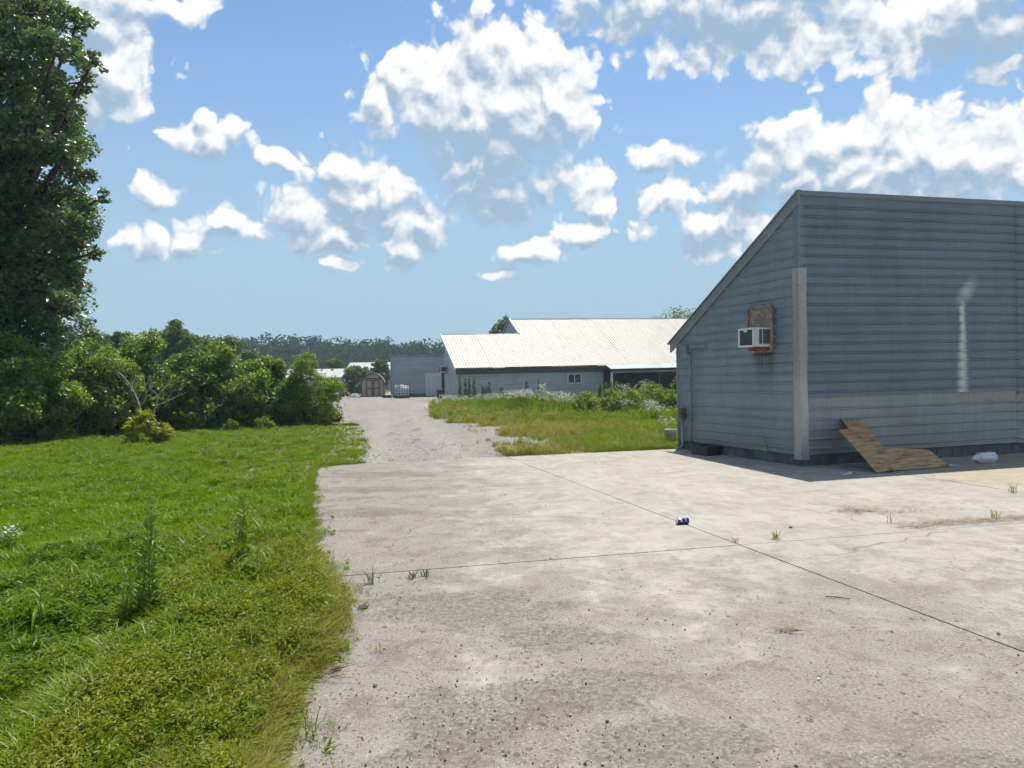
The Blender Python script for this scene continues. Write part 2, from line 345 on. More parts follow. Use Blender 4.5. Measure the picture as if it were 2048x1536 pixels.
    b = N.n('ShaderNodeBsdfPrincipled', i_Base_Color=c, i_Roughness=.9); b.inputs['Specular IOR Level'].default_value = .25
    h = N.m('ADD', N.m('MULTIPLY', grit, gm), N.m('MULTIPLY', N.noise(p, 12, 5, .65), .6))
    bn = N.n('ShaderNodeBump', i_Height=h); bn.inputs['Strength'].default_value = .55; bn.inputs['Distance'].default_value = .012
    N.put(b.inputs['Normal'], bn.outputs[0]); N.put(out.inputs[0], b); return m
M['concrete'] = concrete()
def gravel():
    m, N, out = new_mat('gravel'); p = pos(N); s = N.n('ShaderNodeSeparateXYZ', p)
    g = N.n('ShaderNodeTexVoronoi', i_Scale=38.0); N.put(g.inputs['Vector'], p)
    rv = N.n('ShaderNodeSeparateColor', g.outputs['Color']).outputs[0]
    c = N.ramp(rv, [(0, (0.120, 0.110, 0.099)), (.35, (0.194, 0.181, 0.163)), (.7, (0.245, 0.230, 0.211)), (1, (0.327, 0.310, 0.288))])
    c = N.mix(N.m('MULTIPLY', N.ss(N.noise(N.v('MULTIPLY', p, (1, .3, 1)), .9, 5, .65), .40, .62), .85), c, (0.258, 0.225, 0.182))        # fines worked up between the stones
    # compacted wheel tracks along the drive
    ax = N.m('ADD', s.outputs[0], N.m('MULTIPLY', N.m('SUBTRACT', s.outputs[1], 15.0), .17))
    ax = N.m('ADD', ax, N.m('MULTIPLY', N.m('SUBTRACT', N.noise(p, .25, 2), .5), .9))
    tr = None
    for x0 in (-2.6, -.9):
        q = N.m('SUBTRACT', 1.0, N.ss(N.m('ABSOLUTE', N.m('SUBTRACT', ax, x0)), .12, .55)); tr = q if tr is None else N.m('MAXIMUM', tr, q)
    c = N.mix(N.m('MULTIPLY', tr, N.ss(N.noise(N.v('MULTIPLY', p, (1, .2, 1)), 2.0, 5, .65), .35, .6, .15, .7)), c, (0.284, 0.254, 0.211))
    c = N.mix(N.m('MULTIPLY', N.ss(N.noise(N.v('MULTIPLY', p, (1, .25, 1)), 1.6, 5, .68), .56, .68), .7), c, (0.120, 0.099, 0.077))
    b = N.n('ShaderNodeBsdfPrincipled', i_Base_Color=c, i_Roughness=.92); b.inputs['Specular IOR Level'].default_value = .2
    bn = N.n('ShaderNodeBump', i_Height=N.m('SUBTRACT', 1.0, g.outputs['Distance'])); bn.inputs['Strength'].default_value = .45; bn.inputs['Distance'].default_value = .012
    N.put(b.inputs['Normal'], bn.outputs[0]); N.put(out.inputs[0], b); return m
M['gravel'] = gravel()
def soil():
    m, N, out = new_mat('soil'); p = pos(N)
    c = N.mix(N.ss(N.noise(p, .5, 5, .65), .38, .62), (.075, .085, .025), (.115, .12, .035))
    c = N.mix(N.ss(N.noise(p, 5, 4, .65), .5, .68), c, (.10, .08, .045))
    b = N.n('ShaderNodeBsdfPrincipled', i_Base_Color=c, i_Roughness=.95); b.inputs['Specular IOR Level'].default_value = .1
    bn = N.n('ShaderNodeBump', i_Height=N.noise(p, 14, 5, .7)); bn.inputs['Strength'].default_value = .8; bn.inputs['Distance'].default_value = .04
    N.put(b.inputs['Normal'], bn.outputs[0]); N.put(out.inputs[0], b); return m
M['soil'] = soil()

# ------------------------------------------------------------------ mesh helpers
def link(name, me, m=None, parent=None, loc=None):
    o = bpy.data.objects.new(name, me); COL.objects.link(o)
    if m is not None and me is not None and not me.materials: me.materials.append(m)
    if parent is not None: o.parent = parent
    if loc is not None: o.location = loc
    return o
def tag(o, label, cat, group=None):
    o['label'] = label; o['category'] = cat
    if group: o['group'] = group
    return o
def struct(o, kind='structure'): o['kind'] = kind; return o
def thing(name, label, cat, loc=(0, 0, 0), rz=0, group=None):
    o = bpy.data.objects.new(name, None); COL.objects.link(o); o.empty_display_size = .2
    o.location = loc; o.rotation_euler = (0, 0, rz); return tag(o, label, cat, group)
def np_mesh(name, V, Fc, tint=None, smooth=False):
    V = np.asarray(V, np.float32).reshape(-1, 3); Fc = np.asarray(Fc, np.int32); k = Fc.shape[1]
    me = bpy.data.meshes.new(name); me.vertices.add(len(V)); me.vertices.foreach_set('co', V.ravel())
    me.loops.add(Fc.size); me.loops.foreach_set('vertex_index', Fc.ravel())
    me.polygons.add(len(Fc)); me.polygons.foreach_set('loop_start', np.arange(0, Fc.size, k, dtype=np.int32))
    me.update(calc_edges=True)
    if tint is None and not smooth: me.polygons.foreach_set('use_smooth', np.zeros(len(Fc), bool))
    if tint is not None:
        a = me.attributes.new('tint', 'FLOAT', 'POINT'); a.data.foreach_set('value', np.asarray(tint, np.float32))
    return me
class MB:                                     # collects boxes, prisms and tubes into one mesh
    def __init__(s): s.v = []; s.f = []
    def add(s, vs, fs):
        n = len(s.v); s.v += [tuple(map(float, p)) for p in vs]; s.f += [tuple(i+n for i in f) for f in fs]; return s
    def box(s, a, b, rot=None, org=(0, 0, 0)):
        x0, y0, z0 = a; x1, y1, z1 = b
        vs = [(x0,y0,z0),(x1,y0,z0),(x1,y1,z0),(x0,y1,z0),(x0,y0,z1),(x1,y0,z1),(x1,y1,z1),(x0,y1,z1)]
        if rot is not None: vs = [tuple(np.array(org)+np.array(rot)@np.array(p)) for p in vs]
        return s.add(vs, [(0,3,2,1),(4,5,6,7),(0,1,5,4),(1,2,6,5),(2,3,7,6),(3,0,4,7)])
    def prism(s, pts, d):                      # polygon of 3-D points extruded along d
        n = len(pts); d = np.array(d); a = [np.array(p, float) for p in pts]
        return s.add(a+[p+d for p in a], [tuple(range(n))[::-1], tuple(range(n, 2*n))]+[(i, (i+1) % n, (i+1) % n+n, i+n) for i in range(n)])
    def tube(s, P, R, n=6, caps=True):
        P = [np.array(p, float) for p in P]; R = R if hasattr(R, '__len__') else [R]*len(P); base = len(s.v); fs = []
        for i, p in enumerate(P):
            d = P[min(i+1, len(P)-1)]-P[max(i-1, 0)]; d = d/(np.linalg.norm(d)+1e-9)
            a = np.cross(d, (0.3, .9, .31)); a = a/(np.linalg.norm(a)+1e-9); b = np.cross(d, a)
            for k in range(n):
                t = 2*math.pi*k/n; s.v.append(tuple(p+R[i]*(math.cos(t)*a+math.sin(t)*b)))
        for i in range(len(P)-1):
            for k in range(n):
                fs.append((base+i*n+k, base+i*n+(k+1) % n, base+(i+1)*n+(k+1) % n, base+(i+1)*n+k))
        if caps: fs += [tuple(base+k for k in range(n))[::-1], tuple(base+(len(P)-1)*n+k for k in range(n))]
        s.f += fs; return s
    def lathe(s, prof, n=20, ax='z'):
        base = len(s.v)
        for r_, z in prof:
            for k in range(n):
                t = 2*math.pi*k/n; q = (r_*math.cos(t), r_*math.sin(t), z)
                s.v.append(q if ax == 'z' else (q[2], q[0], q[1]))
        for i in range(len(prof)-1):
            for k in range(n): s.f.append((base+i*n+k, base+i*n+(k+1) % n, base+(i+1)*n+(k+1) % n, base+(i+1)*n+k))
        return s
    def build(s, name, m, parent=None, loc=None, smooth=False, bevel=0):
        me = bpy.data.meshes.new(name); me.from_pydata(s.v, [], s.f); me.update()
        bm = bmesh.new(); bm.from_mesh(me); bmesh.ops.recalc_face_normals(bm, faces=bm.faces)
        if bevel: bmesh.ops.bevel(bm, geom=list(bm.edges), offset=bevel, segments=2, affect='EDGES', clamp_overlap=True)
        bm.to_mesh(me); bm.free()
        if smooth: me.polygons.foreach_set('use_smooth', np.ones(len(me.polygons), bool))
        return link(name, me, m, parent, loc)
def poly_sheet(name, pts, z, m, sub=0):
    bm = bmesh.new(); vs = [bm.verts.new((p[0], p[1], z)) for p in pts]; bm.faces.new(vs)
    bmesh.ops.recalc_face_normals(bm, faces=bm.faces); bmesh.ops.triangulate(bm, faces=bm.faces)
    for f in bm.faces:
        if f.normal.z < 0: f.normal_flip()
    me = bpy.data.meshes.new(name); bm.to_mesh(me); bm.free(); return link(name, me, m)
def inside(P, poly):
    x, y = P[:, 0], P[:, 1]; r_ = np.zeros(len(P), bool); n = len(poly)
    for i in range(n):
        x0, y0 = poly[i][:2]; x1, y1 = poly[(i+1) % n][:2]
        c = ((y0 > y) != (y1 > y)) & (x < (x1-x0)*(y-y0)/((y1-y0) if y1 != y0 else 1e-9)+x0); r_ ^= c
    return r_
def vnoise(P, sc, seed):                       # smooth value noise on the ground plane
    g = np.random.default_rng(seed).uniform(0, 1, (64, 64)); x = P[:, 0]*sc+200; y = P[:, 1]*sc+200
    i = np.floor(x).astype(int); j = np.floor(y).astype(int); u = x-i; v = y-j; u = u*u*(3-2*u); v = v*v*(3-2*v)
    q = lambda a, b: g[a % 64, b % 64]
    return (q(i, j)*(1-u)+q(i+1, j)*u)*(1-v)+(q(i, j+1)*(1-u)+q(i+1, j+1)*u)*v
def edge_dist(P, line):                        # distance of points to a polyline
    d = np.full(len(P), 1e9)
    for a, b in zip(line[:-1], line[1:]):
        a = np.array(a[:2]); b = np.array(b[:2]); ab = b-a
        t = np.clip(((P[:, :2]-a)@ab)/(ab@ab), 0, 1); d = np.minimum(d, np.linalg.norm(P[:, :2]-(a+t[:, None]*ab), axis=1))
    return d

# ------------------------------------------------------------------ ground, drive, slabs
gnd = poly_sheet('ground', [(-900, -60), (900, -60), (900, 1500), (-900, 1500)], -.035, M['soil']); struct(gnd)
padA = math.radians(15.0)
pu = np.array([math.cos(padA), math.sin(padA)]); pv = np.array([-math.sin(padA), math.cos(padA)])
pO = ground(1480, 1090)[:2]
pad = struct(bpy.data.objects.new('concrete_pad', None)); COL.objects.link(pad)
ROW = [(-10.7, -5.35), (-5.35, 0), (0, 9.1)]
for i in range(-1, 3):
    for j, (v0, v1) in enumerate(ROW):
        if i >= 1 and j == 2: v1 = 12.0
        g_ = .006; x0, x1 = i*5.35+g_, (i+1)*5.35-g_; y0, y1 = v0+g_, v1-g_
        if i == -1: x0 += .25
        c = [(x0, y0), (x1, y0), (x1, y1), (x0, y1)]
        if j == 2 and i < 1: c[2] = (x1, y1+.22*(i+1)); c[3] = (x0, y1+.22*i)
        w = [pO+a*pu+b*pv for a, b in c]
        mb = MB(); mb.prism([(q[0], q[1], -.16) for q in w], (0, 0, .16+.0012*((i*3+j) % 2)))
        mb.build('slab', M['concrete'], pad, bevel=.002)
lawn_edge = [ground(*q)[:2] for q in ((520,1536),(545,1440),(588,1380),(632,1300),(656,1230),(638,1170),(614,1120),(604,1060),(608,1010),(618,960),(626,934),(725,926),(738,895),(728,862),(705,838),(680,822),(655,812))]
lawn_edge[0] = ground(440, 1700)[:2]
drive_right = [ground(*q)[:2] for q in ((1110,910),(1085,893),(1055,876),(1000,856),(930,838),(895,826),(872,816))]
far_edge = [pO+a*pu+b*pv for a, b in ((-5.4, 9.0), (-.02, 9.05), (1.2, 9.15))]
drive = [(-6.0, 9.0)]+[tuple(q-np.array([.9, 0])) for q in lawn_edge[9:]]+[(-14, 47), (-4.2, 47)]+[tuple(q+np.array([1.3, 0])) for q in drive_right[::-1]]+[(3.6, 14.0), (1.0, 9.0)]
drv = struct(poly_sheet('gravel_drive', drive, -.022, M['gravel']))
yard = struct(poly_sheet('gravel_yard', [(-34, 54), (4, 54), (4, 110), (-34, 110)], -.026, M['gravel']))
apron = struct(poly_sheet('concrete_apron', [(-24, 41.5), (-4.0, 43.0), (-1.5, 55), (-24, 56)], -.016, M['concrete']))

# ------------------------------------------------------------------ ribbed sheet metal
def ribbed(org, ud, nd, s0, s1, z0, z1, pitch, rib_w, rib_h, zmap=None, clip=None, nseg=10, wob=.004, first=.5, seed=0):
    """horizontal ribs: rows of (z, offset) run along ud from s0 to s1; clip(z) gives the far end of a row"""
    r_ = np.random.default_rng(seed); prof = [(z0, .004)]
    z = z0+pitch*first
    while z+rib_w < z1:
        prof += [(z-rib_w*.5, 0), (z-rib_w*.26, rib_h), (z-rib_w*.04, rib_h), (z+rib_w*.5, 0)]
        prof += [(z+pitch*.36, .0), (z+pitch*.40, .0025), (z+pitch*.44, 0)]
        z += pitch
    prof = [q for q in prof if q[0] < z1-.004]+[(z1, 0)]
    wv = np.cumsum(r_.normal(0, wob, (nseg+1)))*.3; V = []; Fc = []
    for (zz, off) in prof:
        e = s1 if clip is None else min(s1, clip(zz)); e = max(e, s0+.01)
        for k in range(nseg+1):
            s_ = s0+(e-s0)*k/nseg; q = np.array(org)+np.array(ud)*s_+np.array(nd)*(off+wv[k]*.25)
            V.append((q[0], q[1], zmap(zz, s_) if zmap else zz))
    n = nseg+1
    for i in range(len(prof)-1):
        for k in range(nseg): Fc.append((i*n+k, i*n+k+1, (i+1)*n+k+1, (i+1)*n+k))
    return V, Fc
def local(V, o, rz):
    V = np.array(V)-np.array(o); c, s_ = math.cos(-rz), math.sin(-rz)
    return np.stack([V[:, 0]*c-V[:, 1]*s_, V[:, 0]*s_+V[:, 1]*c, V[:, 2]], 1)

# ------------------------------------------------------------------ the near metal building
def near_building():
    C0 = np.array([5.17, 13.79, 0.0]); A = math.radians(18.8)
    ud = np.array([math.cos(A), math.sin(A), 0]); nd = np.array([math.sin(A), -math.cos(A), 0])      # long wall: along, outwards
    B = math.radians(20.3); gu = np.array([-math.sin(B), math.cos(B), 0]); gn = np.array([-math.cos(B), -math.sin(B), 0])  # end wall
    GW = 4.0; ZT = 4.86; ZE = 2.50; Z0 = .20; LEN = 11.0
    slope = (ZT-ZE)/GW
    root = thing('metal_building', 'tall blue-grey ribbed metal building with slanted roof at the right', 'building', C0, A)
    inv = lambda V: local(V, C0, A)
    zmap = lambda z, s_: z+s_*(.004+.0042*z)
    zs = [Z0, 1.245, 2.30, 3.355, 4.41, ZT+.02]
    # object-space x along the long wall; the streak stands about 3.7 m from the corner
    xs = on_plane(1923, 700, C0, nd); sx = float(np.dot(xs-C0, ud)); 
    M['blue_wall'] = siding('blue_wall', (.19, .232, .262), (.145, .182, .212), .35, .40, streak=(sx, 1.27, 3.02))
    for i in range(5):
        for h_, (q0, q1) in enumerate(((.02, 5.32), (5.28, LEN))):
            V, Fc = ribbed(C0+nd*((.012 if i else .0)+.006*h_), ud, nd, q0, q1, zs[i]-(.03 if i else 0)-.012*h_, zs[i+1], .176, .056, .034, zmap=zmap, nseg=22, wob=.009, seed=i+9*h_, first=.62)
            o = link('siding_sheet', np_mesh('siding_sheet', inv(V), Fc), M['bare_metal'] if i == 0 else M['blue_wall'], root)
            if i == 0: o['label'] = 'bare silvery lowest metal sheet of the long wall'
    # the end wall, cut by the roof slope
    acs = on_plane(1525, 700, C0, gn); sa = float(np.dot(acs-C0, gu)); za = acs[2]
    groot_x = float(np.dot(gu*sa, ud)); 
    M['end_wall'] = siding('end_wall', (.265, .32, .35), (.205, .255, .287), .3, .42, dirt=(0, 0, 0, 0) if False else None, base_dirt=.35)
    for i in range(5):
        z0 = zs[i]-(.03 if i else 0); z1 = zs[i+1]
        V, Fc = ribbed(C0+gn*(.012 if i else 0), gu, gn, .02, GW, z0, z1, .176, .056, .034, clip=lambda z: (ZT-.05-z)/slope, nseg=14, seed=20+i, first=.62)
        link('siding_sheet', np_mesh('siding_sheet', inv(V), Fc), M['end_wall'], root)
    W = lambda s_, z, off=0: tuple(inv([C0+gu*s_+gn*off+np.array([0, 0, z])])[0])            # end wall point, local
    L = lambda s_, z, off=0: tuple(inv([C0+ud*s_+nd*off+np.array([0, 0, z])])[0])            # long wall point, local
    # corner trims: painted strip above, galvanised wrap below
    def corner(name, m, z0, z1, wd, off, flare=0):
        mb = MB(); n = 9; rows = []
        for k in range(n+1):
            z = z0+(z1-z0)*k/n; j = flare*rng.normal(0, 1); w1 = wd+j
            pc = np.array(L(0, z, off))+(np.array(W(0, z, off))-np.array(W(0, z, 0)))
            lip = .012+flare
            rows.append([W(w1, z, off-lip*.7), W(w1-.012, z, off+.012), tuple(pc), L(w1-.012+j, z, off+.012), L(w1+j, z, off-lip*.7)])
        for k in range(n):
            for q in range(4): mb.add([rows[k][q], rows[k][q+1], rows[k+1][q+1], rows[k+1][q]], [(0, 1, 2, 3)])
        return mb.build(name, m, root)
    corner('corner_trim', M['trim_blue'], 3.30, ZT-.02, .10, .026)
    corner('corner_wrap', M['trim_metal'], .12, 3.56, .125, .045, .006)
    # rake trim, top cap, eave return and roof
    mb = MB(); tw = .22
    a0, a1 = W(-.06, ZT+.05, .06), W(GW+.22, ZE+.05-.22*slope, .06)
    b0, b1 = W(-.06, ZT+.05-tw, .06), W(GW+.22, ZE+.05-tw-.22*slope, .06)
    d = np.array(W(0, 0, -.30))-np.array(W(0, 0, 0))
    mb.prism([a0, a1, b1, b0], d*.16); mb.build('rake_trim', M['rake'], root)
    mb = MB(); mb.prism([W(-.08, ZT+.085, .085), W(GW+.30, ZE+.085-.30*slope, .085), W(GW+.30, ZE+.055-.30*slope, .085), W(-.08, ZT+.055, .085)], d*.3)
    mb.build('rake_flashing', M['trim_blue'], root)
    mb = MB()
    def LL(s_, z, off): return tuple(inv([C0+ud*s_+nd*off+np.array([0, 0, zmap(z, s_)])])[0])
    mb.prism([LL(-.07, ZT-.0, .03), LL(-.07, ZT-.0, .06), LL(-.07, ZT+.08, .065), LL(-.07, ZT+.08, .0)], np.array(LL(LEN, ZT, 0))-np.array(LL(-.07, ZT, 0)))
    mb.build('top_cap', M['trim_blue'], root)
    mb = MB()
    p0, p1 = np.array(W(-.05, ZT+.05, -.08)), np.array(W(GW+.25, ZE+.05-.25*slope, -.08)); e = np.array(LL(LEN, ZT, 0))-np.array(LL(0, ZT, 0))
    mb.prism([p0, p1, p1+(0, 0, -.03), p0+(0, 0, -.03)], e); mb.build('roof', M['white_roof'], root)
    mb = MB(); mb.prism([W(GW, 0, 0), W(GW, ZE-.05, 0), W(GW, ZE-.05, -.1), W(GW, 0, -.1)], e); mb.build('back_wall', M['end_wall'], root)
    mb = MB(); f0 = np.array(L(LEN, 0, 0)); dg = np.array(W(GW, 0, 0))-np.array(W(0, 0, 0))
    mb.prism([f0, f0+dg, f0+dg+(0, 0, ZE-.1), f0+(0, 0, ZT-.1)], np.array(L(.05, 0, 0))-np.array(L(0, 0, 0))); mb.build('far_end_wall', M['end_wall'], root)
    mb = MB(); mb.prism([W(GW, .0, .035), W(GW-.05, .0, .035), W(GW-.05, ZE-.02, .035), W(GW, ZE-.02, .035)], d*.5); mb.build('edge_trim', M['rake'], root)
    # block foundation: single blocks with joints
    bl = .40; fnd = None
    def block(fn, s0, s1, off, name='block'):
        mb = MB(); P = [fn(s0+.006, -.12, off), fn(s1-.006, -.12, off), fn(s1-.006, -.12, off-.2), fn(s0+.006, -.12, off-.2)]
        return mb.prism(P, (0, 0, .315)).build(name, M['block'], root)
    s_ = 0.0; k = 0
    while s_ < 7.2: block(L, s_, s_+bl, -.045+.004*math.sin(7*k)); s_ += bl; k += 1
    s_ = .0
    while s_ < GW-.1: block(W, s_+(.21 if s_ == 0 else 0), min(s_+bl, GW), -.045+.004*math.sin(5*k)); s_ += bl; k += 1
    mb = MB(); mb.prism([L(.01, -.1, -.07), L(LEN, -.1, -.07), L(LEN, -.1, -.25), L(.01, -.1, -.25)], (0, 0, .5)); mb.build('mortar_bed', M['block'], root)
    mb = MB(); mb.prism([W(.21, -.1, -.07), W(GW-.02, -.1, -.07), W(GW-.02, -.1, -.25), W(.21, -.1, -.25)], (0, 0, .5)); mb.build('mortar_bed', M['block'], root)
    # conduit, service box and pipe on the end wall
    def we(px, py):
        q = on_plane(px, py, C0, gn); return float(np.dot(q-C0, gu)), float(q[2])
    s1, zt = we(1383, 695); s2, zb = we(1382, 897)
    mb = MB(); mb.tube([W(s1, .0, .045), W(s1, zt-.12, .045), W(s1-.04, zt-.03, .045), W(s1-.14, zt, .045), W(s1-.55, zt+.005, .045), W(s1-.6, zt, .02)], .017, 8); mb.build('conduit', M['grey_plastic'], root, smooth=True)
    mb = MB(); sb, zb = we(1379, 695); mb.box((-.035, -.05, -.09), (.035, .05, .09)); mb.build('junction_box', M['grey_plastic'], root, loc=W(sb+.06, zt-.05, .06), bevel=.008)
    sb, zb = we(1370, 826)
    o = MB().box((-.06, -.075, -.11), (.06, .075, .11)).build('service_box', M['olive_box'], root, loc=W(sb, zb, .075), bevel=.01)
    mb = MB(); mb.tube([W(sb, zb-.1, .07), W(sb, .12, .07), W(sb+.02, .04, .12), W(sb+.1, 0.015, .2)], .028, 8); mb.build('drain_pipe', M['grey_plastic'], root, smooth=True)
    # boarded opening round the air conditioner
    x0, z1 = we(1503, 616); x1, z0 = we(1551, 703)[0], we(1527, 703)[1]
    sa0, sa1 = min(x0, x1), max(x0, x1)
    zlo, zhi = we(1527, 702)[1], we(1527, 614)[1]
    pb = MB().prism([W(sa0, zlo, .02), W(sa1, zlo, .02), W(sa1, zhi, .02), W(sa0, zhi, .02)], d*-.18).build('patch_board', M['weathered_board'], root)
    pb['label'] = 'weathered plywood patch round the air conditioner'
    for (u0, v0, u1, v1) in ((sa0-.03, zlo, sa0+.035, zhi), (sa1-.035, zlo, sa1+.03, zhi), (sa0, zhi-.03, sa1, zhi+.03), (sa0, zlo-.035, sa1, zlo+.03)):
        mb = MB(); k = 7; vert = (v1-v0) > (u1-u0); pts = []
        for q in range(k+1):
            t_ = q/k; jj = rng.normal(0, .006)
            pts.append(W(u0+(u1-u0)*(.5+jj*3 if vert else t_), v0+(v1-v0)*(t_ if vert else .5+jj*3), .085))
        mb.tube(pts, [abs(.026+rng.normal(0, .004)) for _ in pts], 5).build('patch_frame', M['weathered_board'], pb)
    return C0, ud, nd, gu, gn, A, B, (sa0, sa1, zlo, zhi), we
C0, UD, ND, GU, GN, NA, NB, PATCH, we = near_building()

def soot_fix():                                # soot run under the patch board is a stain of the end wall itself
    m = M['end_wall']; t = m.node_tree; N = NT(t)
    b = [n for n in t.nodes if n.type == 'BSDF_PRINCIPLED'][0]; src = b.inputs['Base Color'].links[0].from_socket
    p = N.v('SUBTRACT', pos(N), tuple(C0)); s_ = N.v('DOT_PRODUCT', p, tuple(GU)); z = N.n('ShaderNodeSeparateXYZ', p).outputs[2]
    vert = N.noise(N.v('MULTIPLY', p, (7, 7, .35)), 2.0, 4, .6)
    mid = (PATCH[0]+PATCH[1])/2-.05
    d = N.m('ABSOLUTE', N.m('SUBTRACT', s_, mid))
    dm = N.m('MULTIPLY', N.m('SUBTRACT', 1.0, N.ss(d, .12, .42)), N.m('MULTIPLY', N.ss(z, PATCH[2]-1.0, PATCH[2]), N.m('SUBTRACT', 1.0, N.ss(z, PATCH[2], PATCH[2]+.06))))
    N.put(b.inputs['Base Color'], N.mix(N.m('MULTIPLY', dm, N.ss(vert, .3, .6, .35, .8)), src, (.045, .045, .042)))
soot_fix()

def air_conditioner():
    sa0, sa1, zlo, zhi = PATCH
    # local frame: x along the end wall away from the corner, y out of the wall
    sN, zt = we(1540, 648); zb = zlo+.07; h = .36; w_ = .46; dp = .36
    s0 = sa0+.06
    base = C0+GU*(s0+w_/2)+GN*.09; base[2] = zb
    ang = math.atan2(GU[1], GU[0])
    r = thing('air_conditioner', 'white window air conditioner jutting from the boarded patch in the end wall', 'air conditioner', base, ang)
    # x: along GU; y: GN is rotated +90 deg from GU
    hw = w_/2
    f = MB()
    for x in (-hw, hw-.035): f.box((x, dp-.03, 0), (x+.035, dp, h))
    for z in (0, h-.035): f.box((-hw+.035, dp-.03, z), (hw-.035, dp, z+.035))
    f.build('rear_frame', M['white_paint'], r, bevel=.004)
    MB().box((-hw+.033, dp-.045, .033), (hw-.033, dp-.032, h-.033)).build('rear_grille', M['coil'], r)
    for sx in (-1, 1):
        m_ = MB(); x0, x1 = (hw-.012, hw) if sx > 0 else (-hw, -hw+.012)
        m_.box((x0, dp-.13, 0), (x1, dp-.031, h)); m_.box((x0, -.06, 0), (x1, dp-.13, .055)); m_.box((x0, -.06, h-.03), (x1, dp-.13, h)); m_.box((x0, .14, .055), (x1, .155, h-.03)); m_.box((x0, -.06, .055), (x1, -.03, h-.03))
        sp = m_.build('side_panel', M['white_paint'], r)
        for z in np.linspace(.07, h-.05, 9):
            xx = x0-.003 if sx > 0 else x0+.003
            MB().box((xx, -.03, z), (xx+.006, .138, z+.012)).box((xx, .157, z), (xx+.006, dp-.132, z+.012)).build('louver', M['grey_plastic'], sp)
    MB().box((-hw+.013, -.06, h-.012), (hw-.013, dp-.031, h+.002)).build('top_cover', M['white_paint'], r)
    MB().box((-hw+.014, -.05, .02), (hw-.014, dp-.05, h-.04)).build('coil_block', M['coil'], r)
    m_ = MB()
    for k in range(10):
        a, b = rng.uniform(-hw, hw-.12), rng.uniform(-.05, .12); m_.box((a, b, -.07+rng.uniform(0, .03)), (a+rng.uniform(.05, .12), b+.08, -.004))
    m_.build('rusty_bracket', M['rust'], r)
    MB().box((-.05, dp+.001, h-.075), (.05, dp+.006, h-.025)).build('rating_plate', M['paper'], r)
air_conditioner()

# ------------------------------------------------------------------ things lying by the wall
def plywood_board():
    G = ground(1753, 947); E_ = ground(1899, 934); wallA = on_plane(1683, 841, C0+ND*.03, ND)
    n = np.cross(E_-G, wallA-G); n = n/np.linalg.norm(n)
    if n[2] < 0: n = -n
    pts = [on_plane(x, y, G, n) for x, y in ((1683,841),(1721,840),(1738,858),(1767,896),(1812,899),(1857,902),(1899,934),(1790,943),(1753,947),(1716,904),(1697,884),(1677,862),(1697,860))]
    ex = (E_-G)/np.linalg.norm(E_-G); ey = np.cross(n, ex); R_ = np.stack([ex, ey, n], 1)
    loc = [R_.T@(p-G) for p in pts]
    o = MB().prism([(q[0], q[1], .004) for q in loc], (0, 0, .015)).build('plywood_board', M['plywood'])
    o.matrix_world = Matrix([[*R_[0], G[0]], [*R_[1], G[1]], [*R_[2], G[2]+.006], [0, 0, 0, 1]])
    tag(o, 'weathered brown L-shaped plywood offcut leaning against the silvery wall sheet', 'plywood')
plywood_board()
def jug():
    p = ground(1968, 926); r = thing('plastic_jug', 'white plastic jug lying on its side by the wall', 'jug', (p[0], p[1], .004), NA-.12)
    bm = bmesh.new(); bmesh.ops.create_cube(bm, size=1)
    for v in bm.verts: v.co = Vector((v.co.x*.40+.03, v.co.y*.22, v.co.z*.19+.095))
    bmesh.ops.bevel(bm, geom=list(bm.edges), offset=.045, segments=4, affect='EDGES')
    for v in bm.verts:
        if v.co.x < -.10: k = (-.10-v.co.x)/.07; v.co.z += -(v.co.z-.09)*.30*k; v.co.y *= 1-.25*k
    me = bpy.data.meshes.new('body'); bm.to_mesh(me); bm.free(); me.polygons.foreach_set('use_smooth', np.ones(len(me.polygons), bool))
    link('body', me, M['white_plastic'], r)
    MB().lathe([(.07, -.12), (.05, -.165), (.03, -.19), (.028, -.215), (.033, -.217), (.033, -.245), (.0, -.245)], 14, 'x').build('neck', M['white_plastic'], r, loc=(0, 0, .085), smooth=True)
jug()
